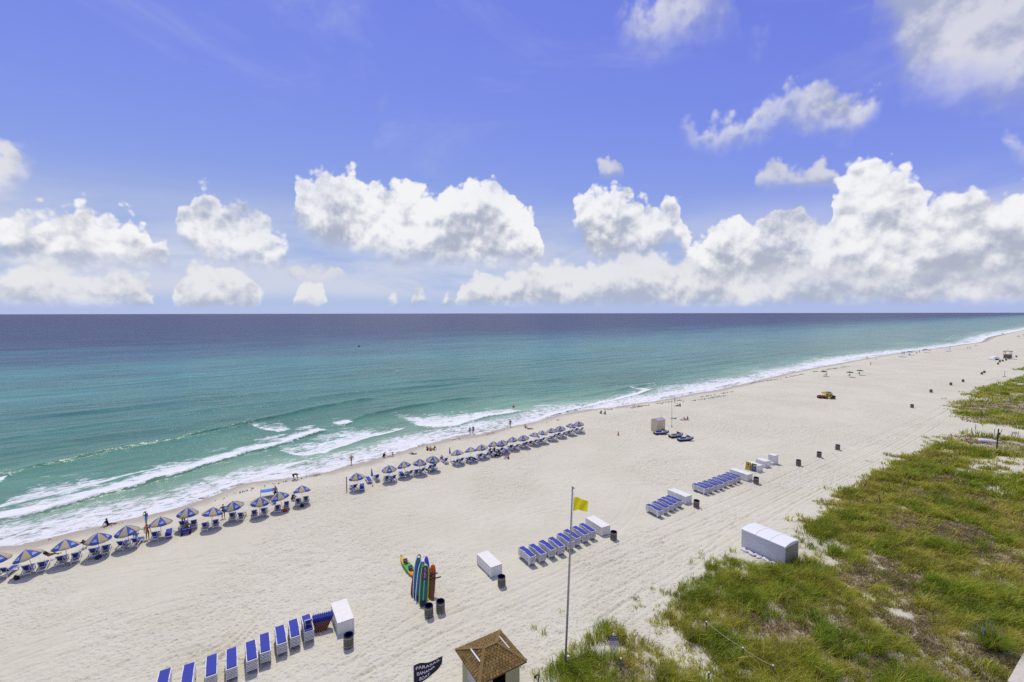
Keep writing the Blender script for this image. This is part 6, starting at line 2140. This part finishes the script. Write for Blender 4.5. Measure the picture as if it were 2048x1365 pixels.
def add_capsule(bm, a, b, ra, rb, n=9):
    d = b - a
    L = d.length
    if L < 1e-5:
        d = Vector((0, 0, 1))
    d = d.normalized()
    ref = Vector((0, 0, 1)) if abs(d.z) < .9 else Vector((1, 0, 0))
    s = d.cross(ref).normalized()
    t = d.cross(s)
    rows_ = []
    for u, rr in ((-1, .02), (-.7, .71), (0, 1)):
        rows_.append((a + d * (ra * u), ra * rr))
    for u, rr in ((0, 1), (.7, .71), (1, .02)):
        rows_.append((b + d * (rb * u), rb * rr))
    rings = [[bm.verts.new(c + (s * math.cos(2 * math.pi * k / n) + t * math.sin(2 * math.pi * k / n)) * r) for k in range(n)] for c, r in rows_]
    for r0, r1 in zip(rings, rings[1:]):
        for k in range(n):
            bm.faces.new((r0[k], r0[(k + 1) % n], r1[(k + 1) % n], r1[k]))
    bm.faces.new(rings[0][::-1])
    bm.faces.new(rings[-1])


# index in PEOPLE, pose, facing (degrees, 0 = towards +x), top, bottom, skin, hair, female, hat, seat height, label
F_SEA, F_CAM = 121, -60
PSPEC = [
    (0, 'hips', 121, 'grey', 'navy', 0, 0, 0, 'man in grey tank top and dark shorts standing between two umbrellas'),
    (1, 'stand', 118, 'orange', 'bare', 0, 1, 1, 'woman in orange swimsuit standing beside the sixth umbrella'),
    (2, 'look', 190, 'blue', 'lightblue', 0, 2, 0, 'man in hat and blue shirt standing nearer the water'),
    (3, 'prop', 20, 'black', 'black', 3, 0, 0, 'person in black sitting at the water edge, legs out right'),
    (4, 'stand', 120, 'grey', 'grey', 0, 0, 0, 'grey-shirted man standing under the seventh umbrella'),
    (5, 'sit', -40, 'tan', 'navy', 1, 1, 1, 'bare-backed person sitting behind the blue wagon'),
    (6, 'stand', 100, 'skin', 'black', 2, 0, 0, 'bare-chested man in black shorts beside the bright blue shade'),
    (7, 'bend', 20, 'olive', 'black', 2, 1, 0, 'person bending down at the edge of the wet sand'),
    (8, 'walk', 150, 'skin', 'orange', 0, 2, 0, 'bare-chested man in orange shorts walking along the surf'),
    (9, 'crouch', 30, 'black', 'navy', 2, 0, 0, 'crouching dark figure at the swash line'),
    (10, 'prop', 200, 'lightblue', 'white', 1, 0, 1, 'seated person in pale blue right of the crouching figure'),
    (11, 'lie', 160, 'tan', 'navy', 1, 1, 1, 'sunbather lying alone between the surf and the umbrellas'),
    (12, 'sit', 60, 'red', 'black', 1, 0, 1, 'seated person in red, left of the trio near the surf'),
    (13, 'sit', 90, 'yellow', 'red', 1, 1, 1, 'seated person in yellow, middle of the trio near the surf'),
    (14, 'prop', 150, 'black', 'navy', 1, 0, 0, 'seated person in black, right of the trio near the surf'),
    (15, 'sit', 115, 'olive', 'blue', 2, 0, 0, 'bare-shouldered man sitting up by the second closed umbrella'),
    (16, 'stand', 100, 'grey', 'navy', 1, 1, 1, 'woman in grey top, left of the couple in the swash'),
    (17, 'walk', 100, 'black', 'black', 2, 0, 0, 'man in black, right of the couple in the swash'),
    (18, 'hips', 110, 'black', 'orange', 1, 0, 0, 'man in black shirt and orange shorts at the swash'),
    (19, 'prop', 160, 'black', 'black', 1, 0, 1, 'dark-clad person sitting on sand below the umbrella row'),
    (20, 'sit', 200, 'tan', 'olive', 1, 1, 0, 'tan-clothed person sitting alone on sand right of the dark-clad one'),
    (21, 'sit', 120, 'black', 'black', 2, 0, 1, 'left of two people in shade under a right-hand umbrella'),
    (22, 'sit', 120, 'navy', 'black', 1, 0, 0, 'right of two people in shade under a right-hand umbrella'),
    (23, 'prop', 60, 'pink', 'black', 1, 1, 1, 'left sunbather on the sand behind the right-hand umbrellas'),
    (24, 'lie', -20, 'red', 'navy', 2, 0, 1, 'right sunbather on the sand behind the right-hand umbrellas'),
    (25, 'sit', 110, 'navy', 'blue', 1, 0, 0, 'left of the seated pair in dark blue near the swash'),
    (26, 'sit', 110, 'olive', 'olive', 1, 1, 0, 'right of the seated pair in olive near the swash'),
    (27, 'stand', 160, 'red', 'black', 1, 0, 1, 'standing woman in red near the thin pole'),
    (28, 'prop', 180, 'white', 'black', 1, 0, 1, 'left seated person at the feet of the woman in red'),
    (29, 'sit', 180, 'black', 'red', 2, 0, 0, 'right seated person at the feet of the woman in red'),
    (30, 'lie', 180, 'teal', 'white', 1, 0, 1, 'sunbather in teal lying right of the thin pole'),
    (31, 'prop', 170, 'navy', 'white', 1, 0, 1, 'seated person in navy right of the thin pole'),
    (32, 'prop', 180, 'red', 'red', 1, 0, 0, 'seated person in red right of the one in navy'),
    (33, 'stand', 120, 'black', 'black', 1, 0, 0, 'distant dark figure standing at the swash'),
    (34, 'walk', -30, 'white', 'black', 2, 0, 0, 'distant walker in white on dry sand'),
    (35, 'lie', 30, 'tan', 'black', 2, 0, 1, 'distant sunbather lying right of the standing dark figure'),
    (36, 'prop', 140, 'grey', 'black', 2, 0, 0, 'sunbather under the green umbrella nearest the water'),
    (37, 'sit', 120, 'olive', 'olive', 2, 0, 0, 'person seated under the middle green umbrella'),
    (38, 'sit', 120, 'grey', 'olive', 2, 0, 0, 'person seated under the rightmost green umbrella'),
    (39, 'stand', 120, 'black', 'navy', 1, 0, 0, 'far figure standing just behind the blue cabana tent'),
    (40, 'stand', 120, 'navy', 'black', 1, 0, 0, 'far figure standing right behind the blue cabana tent'),
    (41, 'sit', 120, 'black', 'black', 2, 0, 0, 'far person seated under the left navy umbrella'),
    (42, 'sit', 120, 'grey', 'black', 2, 0, 0, 'far person seated between the two navy umbrellas'),
    (43, 'stand', 120, 'navy', 'navy', 2, 0, 0, 'far figure in navy standing between the navy umbrellas'),
    (44, 'stand', 120, 'black', 'black', 2, 0, 0, 'far figure in black left of the right navy umbrella'),
    (45, 'sit', 120, 'olive', 'black', 2, 0, 0, 'far person seated right of the right navy umbrella'),
    (46, 'stand', 120, 'black', 'navy', 2, 0, 0, 'far figure standing at the swash above the blue dome tent'),
    (47, 'sit', 120, 'tan', 'black', 1, 0, 0, 'left of the far seated pair on dry sand'),
    (48, 'sit', 120, 'black', 'black', 1, 0, 0, 'right of the far seated pair on dry sand'),
    (49, 'lie', 120, 'olive', 'black', 2, 0, 0, 'far sunbather beyond the seated pair'),
    (50, 'stand', 120, 'black', 'black', 2, 0, 0, 'farthest figure on the sand spit at the upper right'),
    (51, 'crouch', 60, 'navy', 'olive', 1, 0, 0, 'crouching person left of the last umbrella of the near row'),
    (52, 'sit', 150, 'pink', 'lightblue', 1, 1, 1, 'seated person with pink and blue towels under the eleventh umbrella'),
    (53, 'lounge', 30, 'black', 'olive', 2, 0, 0, 'sunbather under the second umbrella, feet to the right'),
    (54, 'lounge', 119, 'black', 'black', 2, 0, 1, 'dark-clad person reclining under the fourth umbrella'),
    (55, 'sit', 140, 'lightblue', 'white', 1, 2, 1, 'person in pale blue under the fifth umbrella'),
]
temps = []
for i, kind, face, top, bot, sk, hr, fem, lab in PSPEC:
    p = PEOPLE[i]
    J, C = person_caps(kind, i, top, bot, fem)
    bm = bmesh.new()
    for a, b, ra, rb, reg in C:
        add_capsule(bm, a, b, ra, rb)
    hd = J['head']
    hdir = (J['head'] - J['neck']).normalized()
    fwd = Vector((0, 1, 0)) - hdir * hdir.y
    fwd = fwd.normalized() if fwd.length > .2 else Vector((0, 0, 1))
    rgt = fwd.cross(hdir)
    Mh = Matrix((rgt, fwd, hdir)).transposed()

    def hp(x, y, z):
        return hd + Mh @ Vector((x, y, z))
    vs = bmesh.ops.create_icosphere(bm, subdivisions=3, radius=1.0)['verts']
    for v in vs:
        c = v.co.copy()
        taper = 1 - .18 * max(0, -c.z)
        v.co = hp(c.x * .075 * taper, c.y * .092, c.z * .115)
    add_capsule(bm, hp(0, .088, .01), hp(0, .108, -.022), .013, .017, 6)          # nose
    for sd in (-1, 1):
        add_capsule(bm, hp(.074 * sd, 0, .015), hp(.078 * sd, -.012, -.02), .014, .012, 6)   # ears
    me = bpy.data.meshes.new('person body')
    bm.to_mesh(me)
    bm.free()
    o = bpy.data.objects.new('person_body_tmp', me)
    COL.objects.link(o)
    dist_ = math.hypot(*p)
    md = o.modifiers.new('r', 'REMESH')
    md.mode = 'VOXEL'
    md.voxel_size = .013 if dist_ < 75 else (.02 if dist_ < 130 else .035)
    sm = o.modifiers.new('s', 'SMOOTH')
    sm.factor, sm.iterations = .5, 3
    temps.append((o, J, C, hp, hd))
bpy.context.view_layer.update()
dg = bpy.context.evaluated_depsgraph_get()
for (o, J, C, hp, hd), (i, kind, face, top, bot, sk, hr, fem, lab) in zip(temps, PSPEC):
    me = bpy.data.meshes.new_from_object(o.evaluated_get(dg))
    me.name = 'person body'
    bpy.data.objects.remove(o)
    skin = SKIN[sk]
    topm = skin if top == 'skin' else CLO[top]
    botm = CLO.get(bot, CLO['orange' if bot == 'bare' else 'black'])
    me.materials.clear()
    for q in (skin, topm, botm):
        me.materials.append(q)
    n = len(me.polygons)
    ctr_ = np.empty(n * 3, np.float32)
    me.polygons.foreach_get('center', ctr_)
    ctr_ = ctr_.reshape(-1, 3)
    best = np.full(n, 1e9)
    reg_i = np.zeros(n, np.int32)
    for a, b, ra, rb, reg in C:
        A_, B_ = np.array(a), np.array(b)
        e = B_ - A_
        t = np.clip(((ctr_ - A_) @ e) / (e @ e + 1e-9), 0, 1)
        d_ = np.linalg.norm(ctr_ - A_ - t[:, None] * e, axis=1) - (ra + (rb - ra) * t)
        code = {'skin': 0, 'top': 1, 'low': 2}[reg]
        mm = d_ < best
        best[mm] = d_[mm]
        reg_i[mm] = code
    dh = np.linalg.norm(ctr_ - np.array(hd), axis=1)
    reg_i[dh < .14] = 0
    me.polygons.foreach_set('material_index', reg_i)
    me.polygons.foreach_set('use_smooth', np.ones(n, bool))
    me.update()
    p = PEOPLE[i]
    r = root('person', at(p, -.01), math.radians(face) - math.pi / 2, lab, 'person')
    k = (.93 if fem else .985)
    r.scale = (k, k, k)
    link('body', me, r)
    # hair: a cap over the back and top of the head; eyes and mouth as small features
    bm = bmesh.new()
    vs = bmesh.ops.create_icosphere(bm, subdivisions=2, radius=1.0)['verts']
    kill = []
    for v in vs:
        c = v.co.copy()
        if c.y > .35 and c.z < .45 or c.z < (-.75 if fem else -.25):
            kill.append(v)
        v.co = hp(c.x * .083, c.y * .100 - .004, c.z * .122 * (1.25 if fem and c.z < 0 else 1) + .004)
    bmesh.ops.delete(bm, geom=kill, context='VERTS')
    link('hair', mesh_of(bm, 'hair', HAIR[hr], True), r)
    if math.hypot(*p) < 75:
        bm = bmesh.new()
        for sd in (-1, 1):
            ball(bm, hp(.030 * sd, .083, .008), .010, 1)
        box(bm, hp(0, .088, -.052), (.04, .012, .008))
        link('face_features', mesh_of(bm, 'face features', plain('dark features', (.06, .025, .02), .5)), r)
    if i == 2:
        bm = bmesh.new()
        tube(bm, [hp(0, -.01, .04), hp(0, -.01, .055)], .17, 14)
        tube(bm, [hp(0, -.01, .05), hp(0, -.01, .13), hp(0, -.01, .15)], [.098, .09, .05], 14)
        h_ = link('sun_hat', mesh_of(bm, 'sun hat', CLO['tan'], True), r)
# a few towels on loungers
def towel(i, gi, lst, mt, lab, off):
    p = lst[i]
    q = Vector((p[0], p[1], 0)) + side * off + ax * .45
    bm = bmesh.new()
    cloth(bm, lambda s, t: Vector(((s - .5) * .9, (t - .5) * .62, .02 * math.sin(9 * s) * math.cos(5 * t))), 10, 6)
    o = link('towel', mesh_of(bm, 'towel', mt, True))
    o.location = (q.x, q.y, gz(q) + .40)
    o.rotation_euler = (0, 0, LDIR + .1)
    tag(o, lab, 'towel', 'towels on loungers')


towel(8, 0, UMB_NEAR, CLO['yellow'], 'yellow towel on a lounger under the ninth umbrella of the left-hand row', -.5)
towel(10, 0, UMB_NEAR, CLO['pink'], 'pink towel on a lounger under the eleventh umbrella of the left-hand row', .5)
towel(9, 0, UMB_NEAR, CLO['black'], 'dark towel on a lounger under the tenth umbrella of the left-hand row', .5)
towel(4, 1, UMB_FAR, CLO['white'], 'white towel on a lounger under the fifth umbrella right of the brown post', .5)

# beach bags and coolers standing by the loungers
bags = [(1, 0, .95, 'black', 'black beach bag beside the second umbrella of the left-hand row'), (3, 0, -.1, 'navy', 'navy beach bag under the fourth umbrella of the left-hand row'),
        (10, 0, -.2, 'red', 'red beach bag under the eleventh umbrella of the left-hand row'), (11, 0, .1, 'black', 'black beach bag under the last umbrella of the left-hand row'),
        (4, 1, .1, 'grey', 'grey beach bag under the fifth umbrella right of the brown post'), (8, 1, .0, 'black', 'black beach bag under the ninth umbrella right of the brown post')]
for i, gi, off_, colr, lab in bags:
    p = (UMB_NEAR, UMB_FAR)[gi][i]
    q = Vector((p[0], p[1], 0)) + side * off_ - ax * .75
    r = root('beach_bag', (q.x, q.y, gz(q) - .01), random.uniform(0, 3), lab, 'bag', 'beach bags')
    bm = bmesh.new()
    loft(bm, [[(sx * w, sy * d_, z) for sx, sy in ((-1, -1), (1, -1), (1, 1), (-1, 1))] for z, w, d_ in ((0, .21, .10), (.12, .25, .13), (.30, .24, .10), (.36, .23, .05))])
    link('body', mesh_of(bm, 'bag body', CLO[colr], False), r)
    for sy in (-1, 1):
        bm = bmesh.new()
        tube(bm, [(-.12, sy * .06, .34), (-.08, sy * .07, .50), (.08, sy * .07, .50), (.12, sy * .06, .34)], .012, 5)
        link('strap', mesh_of(bm, 'bag strap', CLO['tan']), r)
